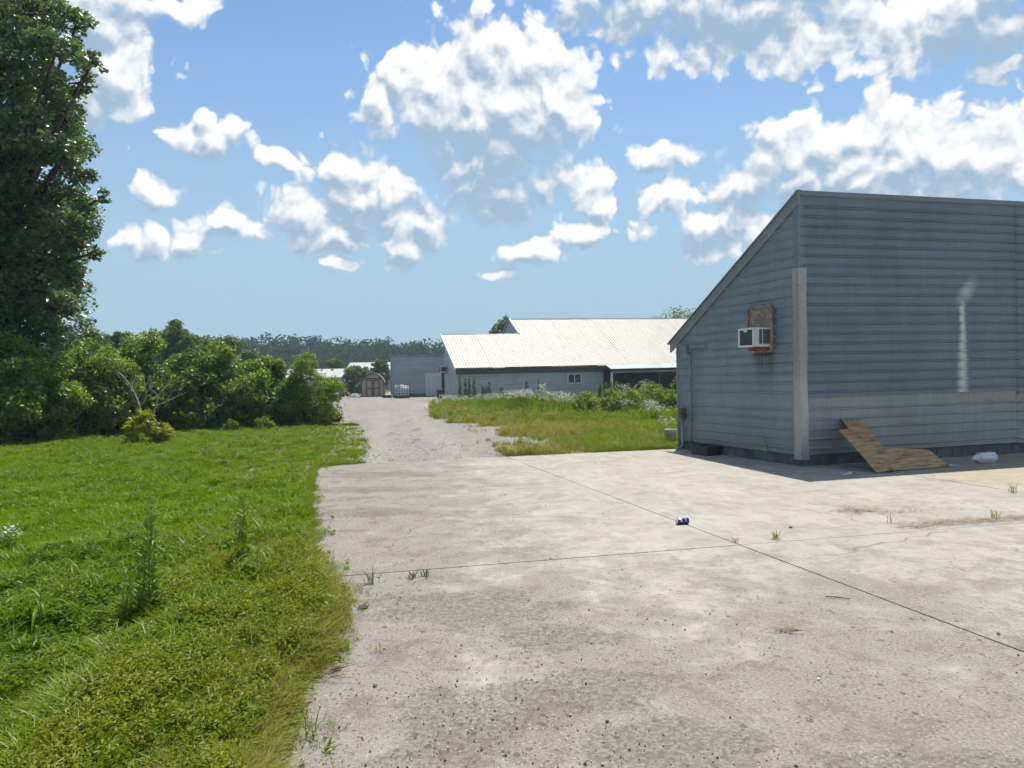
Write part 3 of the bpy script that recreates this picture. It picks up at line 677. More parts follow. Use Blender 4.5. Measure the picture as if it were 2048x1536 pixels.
def soda_can():
    p = ground(1365, 1049); r = thing('drink_can', 'dark blue soft drink can with red and white emblem lying on the concrete', 'can', (p[0], p[1], .038), math.radians(12))
    m, N, out = new_mat('can_print'); o = N.n('ShaderNodeTexCoord').outputs['Object']; s = N.n('ShaderNodeSeparateXYZ', o)
    th = N.m('ARCTAN2', s.outputs[2], N.m('MULTIPLY', s.outputs[1], -1.0))
    u_ = N.m('DIVIDE', N.m('SUBTRACT', s.outputs[0], -.03), .030); v_ = N.m('DIVIDE', N.m('MULTIPLY', N.m('SUBTRACT', th, .75), .036), .030)
    rr = N.v('LENGTH', N.n('ShaderNodeCombineXYZ', u_, v_, 0.0).outputs[0]); disc = N.m('LESS_THAN', rr, 1.0)
    wave = N.m('ADD', N.m('MULTIPLY', N.m('SINE', N.m('MULTIPLY', v_, 2.6)), .22), u_)
    em = N.mix(N.m('LESS_THAN', wave, .22), N.mix(N.m('LESS_THAN', wave, -.25), (.75, .75, .75), (.62, .02, .04)), (.75, .75, .75))
    em = N.mix(N.m('GREATER_THAN', wave, .25), N.mix(N.m('LESS_THAN', wave, -.22), (.78, .78, .78), (.62, .015, .05)), (.015, .06, .36))
    c = N.mix(disc, (.012, .025, .17), em)
    b = N.n('ShaderNodeBsdfPrincipled', i_Base_Color=c, i_Roughness=.28, i_Metallic=.35); N.put(out.inputs[0], b)
    R0 = .036; n = 24
    MB().lathe([(R0*.86, -.066), (R0, -.058), (R0, .058), (R0*.86, .066)], n, 'x').build('body', m, r, smooth=True)
    sil = simple('can_metal', (.75, .76, .77), (.6, .6, .62), 30, .25, metal=.9)
    MB().lathe([(R0*.86, -.066), (R0*.88, -.070), (R0*.80, -.070), (R0*.76, -.064), (0, -.062)], n, 'x').build('lid', sil, r, smooth=True)
    MB().lathe([(R0*.86, .066), (R0*.80, .071), (R0*.72, .069), (R0*.5, .060), (0, .056)], n, 'x').build('base', sil, r, smooth=True)
    cu = bpy.data.curves.new('lettering', 'FONT'); cu.body = 'PEPSI'; cu.size = .026; cu.align_x = 'CENTER'; cu.align_y = 'CENTER'
    to = bpy.data.objects.new('lettering', cu); COL.objects.link(to); dg = bpy.context.evaluated_depsgraph_get()
    me = bpy.data.meshes.new_from_object(to.evaluated_get(dg)); bpy.data.objects.remove(to)
    bm = bmesh.new(); bm.from_mesh(me); bmesh.ops.subdivide_edges(bm, edges=bm.edges, cuts=2)
    for v in bm.verts:                         # letters run round the can
        a = .75+v.co.x/R0; x = .028+v.co.y*-1.0; v.co = Vector((x, -(R0+.0007)*math.cos(a), (R0+.0007)*math.sin(a)))
    bm.to_mesh(me); bm.free(); link('lettering', me, M['white_paint'], r)
soda_can()
def tub():
    q = on_plane(1412, 893, C0+GN*.42, GN); p = ground(1412, 909)
    r = thing('plastic_tub', 'shallow black plastic tub by the foot of the end wall', 'tub', (p[0], p[1], .004), math.atan2(GU[1], GU[0])+.05)
    o = MB()
    w, d_, h = .27, .17, .17; t = .012
    for a, b in (((-w, -d_, .0), (w, d_, .012)), ((-w, -d_, .012), (-w+t, d_, h)), ((w-t, -d_, .012), (w, d_, h)), ((-w+t, -d_, .012), (w-t, -d_+t, h)), ((-w+t, d_-t, .012), (w-t, d_, h))): o.box(a, b)
    o.build('basin', M['black_plastic'], r)
    o = MB()
    for a, b in (((-w-.02, -d_-.02, h), (w+.02, -d_+.005, h+.015)), ((-w-.02, d_-.005, h), (w+.02, d_+.02, h+.015)), ((-w-.02, -d_+.005, h), (-w+.005, d_-.005, h+.015)), ((w-.005, -d_+.005, h), (w+.02, d_-.005, h+.015))): o.box(a, b)
    o.build('rim', M['black_plastic'], r)
tub()
def pail():
    p = ground(1349, 893); r = thing('metal_pail', 'rusty white pail half hidden in weeds behind the end wall', 'pail', (p[0]+.02, p[1]+.55, 0))
    MB().lathe([(0, 0), (.13, 0), (.15, .36), (.155, .37), (.145, .36), (.125, .02), (0, .02)], 18).build('bucket', simple('pail_paint', (.62, .58, .52), (.33, .2, .12), 9, .6), r, smooth=True)
    MB().tube([(-.15, 0, .34), (-.1, -.12, .30), (0, -.17, .27), (.1, -.12, .30), (.15, 0, .34)], .004, 6).build('bail', M['rust'], r)
pail()

# ------------------------------------------------------------------ the far barn
def barn():
    A = math.radians(16); ud = np.array([math.cos(A), math.sin(A), 0]); bd = np.array([-math.sin(A), math.cos(A), 0]); nd = -bd
    P0 = at(916, 735, 60.0); ze = P0[2]; P0[2] = 0
    root = thing('metal_barn', 'long low grey-green metal barn with pale ribbed roof', 'barn', P0, A)
    inv = lambda V: local(V, P0, A)
    q = on_plane(888, 671, P0, ud); bw = float(np.dot(q-P0, bd)); zt = q[2]; sl = (zt-ze)/bw
    zr = lambda s_: 1+.012*s_/12                 # the eave climbs a little along the wall
    nrm = np.cross(ud+np.array([0, 0, .012]), bd+np.array([0, 0, sl])); nrm /= np.linalg.norm(nrm)
    pe = P0+np.array([0, 0, ze+.05])
    def rp(px, py):
        p = on_plane(px, py, pe, nrm)-P0; return float(np.dot(p, ud)), float(np.dot(p, bd))
    (sA, bA), (sB, bB) = rp(1046, 669), rp(1021, 639); (sC, bC) = rp(1375, 637)
    sE = rp(1207, 727)[0]; bMain = bB; sL = sB if True else sA
    END = max(sC, sE+16)
    def zroof(s_, b): return ze+.05+.012*s_+sl*b
    # roof sheets, each about 0.95 m wide with ribs running up the slope
    kk = max(1, round((sL+.15)/.92)); w = (sL+.15)/kk; n = int((END+.3)/w)+1
    def sheet(s0, s1, b0, b1, name, m, drop=0, zf=zroof):
        mb = MB(); cols = []; s_ = s0
        k = 4; st = (s1-s0)/k
        for i in range(k):
            a = s0+i*st; cols += [(a, .0), (a+.012, .028), (a+.05, .028), (a+.062, 0)]
        cols.append((s1+.004, 0)); rows = [b0, b1]
        for b in rows:
            for (x, h) in cols: mb.v.append((x, b, zf(x, b)+h+drop))
        c = len(cols); mb.f += [(i, i+1, c+i+1, c+i) for i in range(c-1)]
        me = bpy.data.meshes.new(name); me.from_pydata(mb.v, [], mb.f); me.update(); return link(name, me, m, root)
    for i in range(n):
        s0 = -.25+i*w; top = bw+.1 if i < kk else bMain
        sheet(s0, s0+w, -.28+rng.normal(0, .025), top, 'roof_sheet', M['barn_roof'], drop=.004*(i % 2)+abs(rng.normal(0, .008)))
    # fascia under the eave, rake trims, ridge caps
    mb = MB(); mb.prism([(-.22, -.26, ze-.04), (-.22, -.26, ze-.55), (sE, -.26, ze-.55+.012*sE), (sE, -.26, ze-.04+.012*sE)], (0, .04, 0)); mb.build('fascia', M['brown_fascia'], root)
    def bar(name, a, b, h, m, t=.06):
        a = np.array(a, float); b = np.array(b, float); MB().prism([a, b, b+(0, 0, h), a+(0, 0, h)], (t, .03, 0)).build(name, m, root)
    bar('rake_trim', (-.31, -.3, zroof(0, -.3)-.12), (-.31, bw+.12, zroof(0, bw)-.09), .2, M['white_paint'], .08)
    bar('rake_trim', (sL-.16, bw, zroof(sL, bw)-.02), (sL-.16, bMain, zroof(sL, bMain)-.06), .16, M['white_paint'], .14)
    MB().box((-.3, bw+.02, zroof(0, bw)-.02), (sL, bw+.22, zroof(0, bw)+.10)).build('ridge_cap', M['white_paint'], root)
    o = MB().prism([(sL-.2, bMain-.05, zroof(sL, bMain)-.02), (sL-.2, bMain+.15, zroof(sL, bMain)-.02), (sL-.2, bMain+.15, zroof(sL, bMain)+.07), (sL-.2, bMain-.05, zroof(sL, bMain)+.07)], (END-sL, 0, .012*(END-sL))).build('ridge_cap', M['white_paint'], root)
    # gable of the taller part
    zt2 = zroof(sL, bMain); MB().prism([(sL-.06, bw, ze), (sL-.06, 2*bMain-bw, ze), (sL-.06, 2*bMain-bw, zroof(sL, bw)-.1), (sL-.06, bMain, zt2-.12), (sL-.06, bw, zroof(sL, bw)-.1)], (.08, 0, 0)).build('upper_gable', M['grey_side'], root)
    MB().prism([(sL-.2, bMain+.1, zt2), (sL-.2, 2*bMain+.3, ze+.1), (sL-.2, 2*bMain+.3, ze), (sL-.2, bMain+.1, zt2-.06)], (END-sL, 0, .012*(END-sL))).build('rear_roof', M['barn_roof'], root)
    # walls: three courses of ribbed sheet on the long side and the end
    for k in range(3):
        z0 = .05+k*.83; z1 = min(z0+.85, ze-.02)
        V, Fc = ribbed((0, 0, 0), (1, 0, 0), (0, -1, 0), 0, sE-.02, z0, z1, .21, .06, .035, zmap=lambda z, s_: z+.012*s_*z/ze, nseg=8, seed=40+k)
        link('siding_sheet', np_mesh('siding_sheet', V, Fc), M['barn_side'], root)
    for k in range(6):
        z0 = .05+k*.9; z1 = min(z0+.92, zt-.05)
        V, Fc = ribbed((0, 0, 0), (0, 1, 0), (-1, 0, 0), 0, bw, z0, z1, .21, .06, .035, nseg=5, seed=60+k)
        V = np.array(V); V[:, 1] = np.maximum(V[:, 1], np.clip((V[:, 2]-ze)/sl, 0, bw-.01))
        link('siding_sheet', np_mesh('siding_sheet', V, Fc), M['barn_side'], root)
    MB().box((-.07, -.07, 0), (.07, .07, ze-.1)).build('corner_trim', M['trim_metal'], root)
    MB().box((.02, bw-.1, 0), (sL, bw, zt-.05)).build('back_wall', M['grey_side'], root)
    # window
    wc = on_plane(1149, 757, P0+nd*.05, nd)-P0; wx = float(np.dot(wc, ud)); wz = wc[2]; hw, hh = .60, .40
    f = MB()
    for a, b in (((-hw, -.06, -hh), (-hw+.07, 0, hh)), ((hw-.07, -.06, -hh), (hw, 0, hh)), ((-hw+.07, -.06, -hh), (hw-.07, 0, -hh+.07)), ((-hw+.07, -.06, hh-.07), (hw-.07, 0, hh)), ((-.03, -.06, -hh+.07), (.03, 0, hh-.07))): f.box(a, b)
    win = f.build('window', M['white_paint'], root, loc=(wx, -.03, wz)); win['label'] = 'white framed sliding window'
    for x0, x1 in ((-hw+.07, -.03), (.03, hw-.07)): MB().box((x0, -.03, -hh+.07), (x1, -.02, hh-.07)).build('pane', M['glass'], win)
    # open bay on the right under a shallow awning
    zaw = lambda s_, b: ze+.012*s_-.06+(b+.28)*.32
    i = 0; s0 = sE+.05
    while s0 < END: sheet(s0, s0+w, -1.35, -.30, 'awning_sheet', M['awning_roof'], zf=zaw); s0 += w; i += 1
    zf = ze+.012*sE-.06-1.07*.32
    MB().prism([(sE+.05, -1.36, zf-.03), (sE+.05, -1.36, zf-.2), (END, -1.36, zf-.2+.012*(END-sE)), (END, -1.36, zf-.03+.012*(END-sE))], (0, .04, 0)).build('awning_fascia', M['brown_fascia'], root)
    MB().prism([(sE+.05, -1.3, zf-.2), (sE+.05, -1.3, zf-.33), (END, -1.3, zf-.33+.012*(END-sE)), (END, -1.3, zf-.2+.012*(END-sE))], (0, .09, 0)).build('awning_beam', M['rake'], root)
    MB().prism([(sE+.03, -1.34, zf), (sE+.03, -.28, ze+.10), (sE+.03, -.28, ze-.2), (sE+.03, -1.34, zf-.2)], (.03, 0, 0)).build('awning_side', M['brown_fascia'], root)
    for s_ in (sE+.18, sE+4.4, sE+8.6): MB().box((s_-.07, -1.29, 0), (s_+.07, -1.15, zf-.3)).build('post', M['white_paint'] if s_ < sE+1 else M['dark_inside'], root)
    MB().tube([(sE-.12, -.2, 0), (sE-.12, -.2, ze-.35), (sE-.3, -.25, ze-.28)], .045, 8).build('downpipe', M['rust'], root)
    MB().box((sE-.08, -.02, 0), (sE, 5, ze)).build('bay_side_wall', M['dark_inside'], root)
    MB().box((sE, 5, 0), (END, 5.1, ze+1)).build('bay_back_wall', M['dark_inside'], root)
    MB().box((END-.1, -.2, 0), (END, 2*bMain, ze)).build('far_end_wall', M['grey_side'], root)
    MB().box((sL, 2*bMain+.1, 0), (END, 2*bMain+.2, ze)).build('rear_wall', M['grey_side'], root)
    # air conditioner on the barn's end wall, a thing of its own
    aq = on_plane(893, 738, P0, ud)-P0; ay, az = float(np.dot(aq, bd)), aq[2]
    R_ = Matrix.Rotation(A, 4, 'Z')
    pw = Vector(P0)+R_@Vector((-.05, ay, az-.3))
    ac = thing('air_conditioner', 'small white air conditioner high on the far barn end wall', 'air conditioner', pw, A)
    MB().box((-.5, -.3, 0), (0, .3, .55)).build('cabinet', M['white_paint'], ac, bevel=.02)
    MB().box((-.515, -.25, .06), (-.501, .25, .5)).build('rear_grille', M['coil'], ac)
    MB().box((-.46, -.306, .08), (-.05, -.301, .46)).build('side_vent', M['coil'], ac)
    MB().box((-.04, -.35, -.1), (.04, .35, -.001)).build('bracket', M['rust'], ac)
barn()

# ------------------------------------------------------------------ buildings and clutter in the far yard
def yard_things():
    A = math.radians(4); Y = 76.0
    P = ground(783, 794); P[2] = 0; k = P[1]/F
    Wd = 8.6; Ht = at(783, 711, P[1])[2]
    r = thing('metal_outbuilding', 'square flat-topped grey metal building behind the white liquid tank', 'building', P, A)
    for i in range(4):
        z0 = .28+i*.9; z1 = min(z0+.92, Ht-.12)
        V, Fc = ribbed((0, 0, 0), (1, 0, 0), (0, -1, 0), 0.05, Wd, z0, z1, .25, .07, .04, nseg=6, seed=80+i); link('siding_sheet', np_mesh('siding_sheet', V, Fc), M['grey_side'], r)
        V, Fc = ribbed((0, 0, 0), (0, 1, 0), (-1, 0, 0), 0.05, 9, z0, z1, .25, .07, .04, nseg=3, seed=90+i); link('siding_sheet', np_mesh('siding_sheet', V, Fc), M['grey_side'], r)
    MB().box((-.08, -.1, Ht-.16), (Wd, .12, Ht)).build('top_cap', M['trim_blue'], r)
    MB().box((-.07, -.07, .25), (.10, .10, Ht-.16)).build('corner_trim', M['rake'], r)
    MB().box((0.02, .06, 0), (Wd, 9, .28)).build('foundation', M['block'], r)
    MB().box((0, .13, Ht-.3), (Wd, 9, Ht-.05)).build('roof', M['white_roof'], r)
    MB().box((Wd-.1, .05, .28), (Wd, 9, Ht-.3)).build('side_wall', M['grey_side'], r)
    x0 = (851-783)*k; x1 = (883-783)*k; zt = at(851, 746, P[1])[2]
    dr = MB().box((x0, -.16, .05), (x1, -.06, zt)).build('sliding_door', M['door_grey'], r)
    for j in range(5): MB().box((x0+.1+j*.32, -.18, .06), (x0+.14+j*.32, -.161, zt-.02)).build('door_rib', M['door_grey'], dr)
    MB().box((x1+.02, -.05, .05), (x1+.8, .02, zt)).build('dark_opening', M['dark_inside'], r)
    # the garden shed
    p = ground(746, 793); k = p[1]/F
    r = thing('garden_shed', 'small tan wooden shed with brown trim and double doors', 'shed', (p[0], p[1], 0), math.radians(6))
    out = [(-22, 0), (-22, 25), (-16.5, 35), (-9, 41), (0, 44), (9, 41), (16.5, 35), (22, 25), (22, 0)]
    pts = [(x*k, 0, y*k+.06) for x, y in out]
    MB().prism(pts, (0, 2.6, 0)).build('wall', M['tan_wall'], r)
    mb = MB(); o2 = [(x*k*1.06, y*k*1.03+.08) for x, y in out[1:-1]]
    for (a, b), (c, d) in zip(o2[:-1], o2[1:]): mb.prism([(a, -.12, b), (c, -.12, d), (c, -.12, d+.06), (a, -.12, b+.06)], (0, 2.85, 0))
    mb.build('roof', M['shingle'], r)
    for sx in (-1, 1):
        x0, x1 = sorted((sx*.02, sx*13.5*k)); dz = 33*k
        dd = MB().box((x0, -.06, .08), (x1, -.002, dz)).build('door', M['tan_wall'], r)
        for a, b in (((x0, -.09, .08), (x0+.12, -.061, dz)), ((x1-.12, -.09, .08), (x1, -.061, dz)), ((x0+.12, -.09, dz*.5-.05), (x1-.12, -.061, dz*.5+.05)), ((x0+.12, -.09, dz-.12), (x1-.12, -.061, dz))): MB().box(a, b).build('trim_board', M['brown_trim'], dd)
        MB().box((sx*22*k-.05, -.05, .06), (sx*22*k+.05, .0, 25*k)).build('corner_board', M['brown_trim'], r)
    MB().box((-17*k, -.07, 34*k), (17*k, -.003, 37*k)).build('lintel_board', M['brown_trim'], r)
    MB().box((-22*k, .0, -.05), (22*k, 2.6, .055)).build('floor_frame', M['brown_trim'], r)
    # liquid tank in its cage
    p = ground(804, 796); r = thing('liquid_tank', 'white caged liquid tank on a dark pallet before the grey building', 'tank', (p[0], p[1], .0), math.radians(24))
    bm = bmesh.new(); bmesh.ops.create_cube(bm, size=1)
    for v in bm.verts: v.co = Vector((v.co.x*1.14, v.co.y*.94, v.co.z*1.0+.68))
    bmesh.ops.bevel(bm, geom=list(bm.edges), offset=.035, segments=2, affect='EDGES'); me = bpy.data.meshes.new('bottle'); bm.to_mesh(me); bm.free(); me.polygons.foreach_set('use_smooth', np.ones(len(me.polygons), bool)); link('bottle', me, M['white_plastic'], r)
    for z in (.25, .45, .65, .85, 1.05, 1.17): MB().tube([(-.6, -.5, z), (.6, -.5, z), (.6, .5, z), (-.6, .5, z), (-.6, -.5, z)], .022, 5).build('cage_bar', M['coil'], r)
    for x in np.linspace(-.6, .6, 6):
        for y in (-.5, .5): MB().tube([(x, y, .18), (x, y, 1.18)], .022, 5).build('cage_bar', M['coil'], r)
    for y in (-.17, .17):
        for x in (-.6, .6): MB().tube([(x, y, .18), (x, y, 1.18)], .022, 5).build('cage_bar', M['coil'], r)
    MB().lathe([(.11, 1.18), (.11, 1.24), (0, 1.25)], 14).build('cap', M['white_plastic'], r)
    pl = MB()
    for y in (-.45, 0, .45): pl.box((-.6, y-.06, 0), (.6, y+.06, .14))
    pl.box((-.6, -.51, .141), (.6, .51, .17)); pl.build('pallet', M['pallet_wood'], r)
    # clutter
    def heap(name, label, cat, px, py, w, h, m, n, seed):
        r_ = np.random.default_rng(seed); p = ground(px, py); k = p[1]/F; e = thing(name, label, cat, (p[0], p[1], 0))
        for q in range(n):
            a = r_.uniform(0, 6.28); R_ = np.array(Matrix.Rotation(a, 3, 'Z')@Matrix.Rotation(r_.normal(0, .4), 3, 'X')); s_ = r_.uniform(.25, .55)
            x = r_.uniform(-.5, .5)*w*k; z = max(0, (1-abs(2*x/(w*k)))*h*k*r_.uniform(.2, .8))
            MB().box((-s_*.5, -s_*.4, 0), (s_*.5, s_*.4, s_*.45), R_, (x, r_.uniform(-.5, .5), z)).build('scrap_piece', m[q % len(m)], e, bevel=.03)
    heap('scrap_heap', 'rust-brown scrap heap between the bushes and the tan shed', 'heap', 688, 794, 24, 12, [M['debris'], M['rust'], M['brown_trim']], 16, 1)
    heap('sack_pile', 'low pile of pale sacks in front of the tan shed', 'sacks', 712, 795, 28, 5, [M['paper'], M['white_plastic'], M['shingle']], 9, 2)
    heap('dark_heap', 'dark lumpy heap between tan shed and grey building', 'heap', 775, 795, 14, 6, [M['grey_plastic'], M['black_plastic']], 8, 3)
    p = ground(880, 797); e = thing('black_bin', 'small black bin beside the barn doorway', 'bin', (p[0], p[1], 0))
    MB().lathe([(0, 0), (.25, 0), (.3, .7), (.33, .72), (.3, .72), (.27, .05), (0, .05)], 12).build('bin_body', M['black_plastic'], e); MB().lathe([(.34, .72), (.34, .77), (0, .8)], 12).build('lid', M['black_plastic'], e)
    # two distant long sheds with pale roofs
    for (xa, xb, yt, yb, D, lab) in ((690, 790, 725, 741, 135.0, 'distant long shed with white roof just left of the grey building'), (560, 688, 739, 757, 108.0, 'distant low shed with white roof behind the right end of the bushes')):
        a = at(xa, yb, D); b = at(xb, yb, D); zt = at(xa, yt, D)[2]; Lx = b[0]-a[0]; dep = 9.0
        e = thing('poultry_house', lab, 'shed', (a[0], D, 0), 0.0)
        ze = max(1.9, a[2])
        MB().box((0, .3, 0), (Lx, dep, ze-.05)).build('wall', M['grey_side'], e)
        n_ = max(6, int(Lx/1.6))
        for i in range(n_):
            MB().prism([(Lx*i/n_+.01, 0, ze), (Lx*(i+1)/n_-.01, 0, ze), (Lx*(i+1)/n_-.01, dep*.5, zt+.02), (Lx*i/n_+.01, dep*.5, zt+.02)], (0, 0, .05)).build('roof_sheet', M['white_roof'], e)
        MB().prism([(0, dep, ze), (Lx, dep, ze), (Lx, dep*.5+.05, zt+.02), (0, dep*.5+.05, zt+.02)], (0, 0, .05)).build('rear_roof', M['white_roof'], e)
yard_things()

# ------------------------------------------------------------------ foliage
def leaves(P, size, aspect=.55, up=.6, r_=rng, fold=.12, hang=0.0, dirs=None):
    n = len(P); nv = r_.normal(0, 1, (n, 3)); nv[:, 2] = np.abs(nv[:, 2])+up; nv /= np.linalg.norm(nv, axis=1)[:, None]
    t = r_.normal(0, 1, (n, 3)) if dirs is None else dirs+r_.normal(0, .45, (n, 3))
    t -= nv*np.sum(t*nv, 1)[:, None]; t[:, 2] -= hang; t /= np.linalg.norm(t, axis=1)[:, None]
    b = np.cross(nv, t); s_ = (size*r_.uniform(.6, 1.3, n))[:, None]
    V = np.stack([P-t*s_*.5, P+b*s_*aspect*.5+nv*s_*fold, P+t*s_*.5, P-b*s_*aspect*.5+nv*s_*fold], 1).reshape(-1, 3)
    i = np.arange(n)[:, None]*4; Fc = np.concatenate([i+[[0, 1, 2]], i+[[0, 2, 3]]], 0)
    return V, Fc, np.repeat(np.clip(r_.normal(.5, .24, n), 0, 1), 4)
def lobe_points(lobes, n, r_, sub=9, tight=.36, flat=.85):
    lobes = np.array(lobes, float); w = lobes[:, 3]**2; w /= w.sum(); out = []; tw = []
    for (x, y, z, R), q in zip(lobes, w):
        k = max(3, int(sub*r_.uniform(.7, 1.3))); d = r_.normal(0, 1, (k, 3)); d /= np.linalg.norm(d, axis=1)[:, None]
        cen = np.array([x, y, z])+d*R*(r_.uniform(.35, 1.0, (k, 1))**.6)*np.array([1, 1, flat]); cnt = int(n*q/k)+1
        for c in cen:
            e = r_.normal(0, 1, (cnt, 3)); e /= np.linalg.norm(e, axis=1)[:, None]
            out.append(c+e*(R*tight)*r_.uniform(.15, 1.0, (cnt, 1))**.55*np.array([1, 1, .75])); tw.append(c)
    return np.concatenate(out), tw
def woody(name, label, cat, base, lobes, n, leaf, m, trunk_r, group=None, aspect=.6, sub=9, tight=.36, stems=1, seed=0, crown='crown', up=.6, hang=0.0, split=.35):
    r_ = np.random.default_rng(seed); base = np.array(base, float); r = thing(name, label, cat, base, 0, group)
    lb = np.array(lobes, float); P, tw = lobe_points(lb, n, r_, sub, tight); P[:, 2] = np.maximum(P[:, 2], base[2]+.05)
    V, Fc, T = leaves(P-base, leaf, aspect, up, r_, hang=hang)
    link(crown, np_mesh(crown, V, Fc, T), m, r)
    mb = MB(); top = lb[:, :3].mean(0)-base
    for s_ in range(stems):
        off = r_.normal(0, .12 if stems > 1 else 0, 3)*[1, 1, 0]; sp = top*split*[1, 1, 1]+off*2
        mb.tube([off+(0, 0, -.1), off+sp*.5, sp], [trunk_r*1.25, trunk_r, trunk_r*.8], 7)
    for c in lb:
        e = c[:3]-base; a = sp; mid = (a+e)/2+r_.normal(0, .12, 3)*c[3]+(0, 0, -.1*c[3]); mb.tube([a, mid, e], [trunk_r*.55, trunk_r*.34, trunk_r*.12], 5, caps=False)
    for c in tw[::2]:
        l = lb[np.argmin(np.linalg.norm(lb[:, :3]-c, axis=1)), :3]; mb.tube([l-base, (l+c)/2-base+r_.normal(0, .05, 3), c-base], [trunk_r*.16, trunk_r*.1, trunk_r*.04], 3, caps=False)
    mb.build('trunk', M['bark'], r, smooth=True); return r
def px_lobe(px, py, Y, rpx):
    p = at(px, py, Y); return (*p, rpx*Y/F)

def big_tree():
    L = []
    for (x, y, r_, dY) in ((60,30,75,0),(150,60,45,1),(110,110,60,-1),(185,125,26,0),(160,165,30,1),(95,190,60,0),(130,240,32,1),(140,290,22,0),(70,280,70,-1),(120,330,42,0),(165,350,28,0),(205,392,17,0),(175,410,20,1),
                           (100,400,60,0),(130,450,42,-1),(165,480,34,0),(190,505,17,0),(90,510,65,0),(130,550,45,0),(60,580,60,0),(110,610,45,1),(140,620,16,0),(60,650,55,0),(0,600,70,0),(10,680,60,0),(90,680,45,1),(-60,640,80,0),(-90,560,90,0),(0,520,80,1)): L.append(px_lobe(x, y, 24+dY*1.0, r_))
    r_ = np.random.default_rng(4)
    for k in range(85):
        a, e = r_.uniform(0, 6.28), r_.uniform(2.0, 16.5); R_ = 3.9*math.sin(math.pi*min(1, (e+1)/18))**.6
        L.append((-18.6+R_*math.cos(a)*.8, 25.5+R_*math.sin(a), e, r_.uniform(.9, 1.4)))
    woody('broadleaf_tree', 'tall dark broadleaf tree rising out of the frame at the left edge', 'tree', (-18.6, 25.5, -.03), L, 160000, .16, M['leaf_oak'], .30, sub=15, tight=.40, seed=9, aspect=.75, split=.5)
big_tree()

def bush_px(bx, by, ty, wpx, seed, n, m, leaf, name, label, group, lobes=7, stems=3, aspect=.6, tr=.035, cat='shrub', hang=0.0, depth=1.0):
    r_ = np.random.default_rng(seed); p = ground(bx, by); Y = p[1]; top = at(bx, ty, Y)[2]; w = wpx*Y/F*.5; L = []
    for k in range(lobes):
        t = (k+.5)/lobes; a = r_.uniform(0, 6.28); rad = w*(.55*math.sin(math.pi*(.22+.68*t)))
        R = r_.uniform(.42, .56)*min(w*1.05, top*.5); z = R*.6+(top-R*1.55)*t
        L.append((p[0]+rad*math.cos(a), Y+w*depth*.4+rad*depth*math.sin(a), z, R))
    L.append((p[0]+r_.normal(0, .1)*w, Y+w*depth*.4, top-.3*w, .32*w))
    for s_ in (-1, 1): L.append((p[0]+s_*w*.62, Y+w*.3, top*r_.uniform(.3, .55), .36*w)); L.append((p[0]+s_*w*.45, Y+w*.2, top*.22, .34*w))
    return woody(name, label, cat, (p[0], Y+w*depth*.4, -.03), L, n, leaf, m, tr, group, sub=12, tight=.46, stems=stems, seed=seed, aspect=aspect, crown='foliage', hang=hang)
GRP = 'saplings in the thicket along the lawn'
for k, (bx, by, ty, w, n, mm, leaf, lab) in enumerate((
    (-70, 893, 640, 235, 15000, 'leaf_gum', .12, 'tall sapling cut by the left edge below the big tree'),
    (40, 882, 672, 240, 16000, 'leaf_gum', .115, 'broad leafy sapling under the big dark tree, first fully seen from the left edge'),
    (150, 872, 676, 240, 16000, 'leaf_gum', .115, 'dense green sapling to the left of the bare branches'),
    (262, 862, 655, 240, 17000, 'leaf_gum', .12, 'tallest rounded sapling right behind the bare dead branches'),
    (352, 858, 690, 205, 14000, 'leaf_mid', .12, 'darker sapling just right of the bare dead branches'),
    (440, 856, 682, 180, 14000, 'leaf_gum', .12, 'narrow upright sapling in the middle of the thicket'),
    (525, 851, 706, 175, 14000, 'leaf_gum', .13, 'rounded sapling next to the light willowy bush at the thicket end'))):
    bush_px(bx, by, ty, w, 100+k, n, M[mm], leaf, 'sapling', lab, GRP, lobes=9, tr=.05, cat='sapling')
bush_px(617, 850, 702, 118, 120, 9000, M['leaf_light'], .13, 'willow_bush', 'light green willowy bush at the right end of the thicket', None, lobes=9, aspect=.3, hang=.5)
bush_px(383, 860, 792, 82, 121, 1800, M['leaf_light'], .12, 'sapling', 'low pale-leaved sapling standing in front of the thicket beside the yellow shrub', GRP, lobes=5, tr=.025, cat='sapling')
bush_px(530, 857, 832, 45, 122, 600, M['leaf_light'], .08, 'low_shrub', 'knee-high light shrub at the foot of the thicket', None, lobes=4, tr=.015)
bush_px(665, 846, 818, 40, 124, 500, M['grass_olive'], .10, 'low_shrub', 'small olive weedy shrub where thicket meets the drive', None, lobes=4, tr=.012)
bush_px(460, 860, 838, 36, 125, 350, M['weed_green'], .08, 'low_shrub', 'small weedy shrub at the dark foot of the thicket centre', None, lobes=4, tr=.012)
bush_px(289, 886, 818, 100, 126, 2300, M['leaf_yellow'], .13, 'yellow_shrub', 'yellow-green shrub alone on the lawn under bare branches', None, lobes=6, tr=.03, aspect=.42)
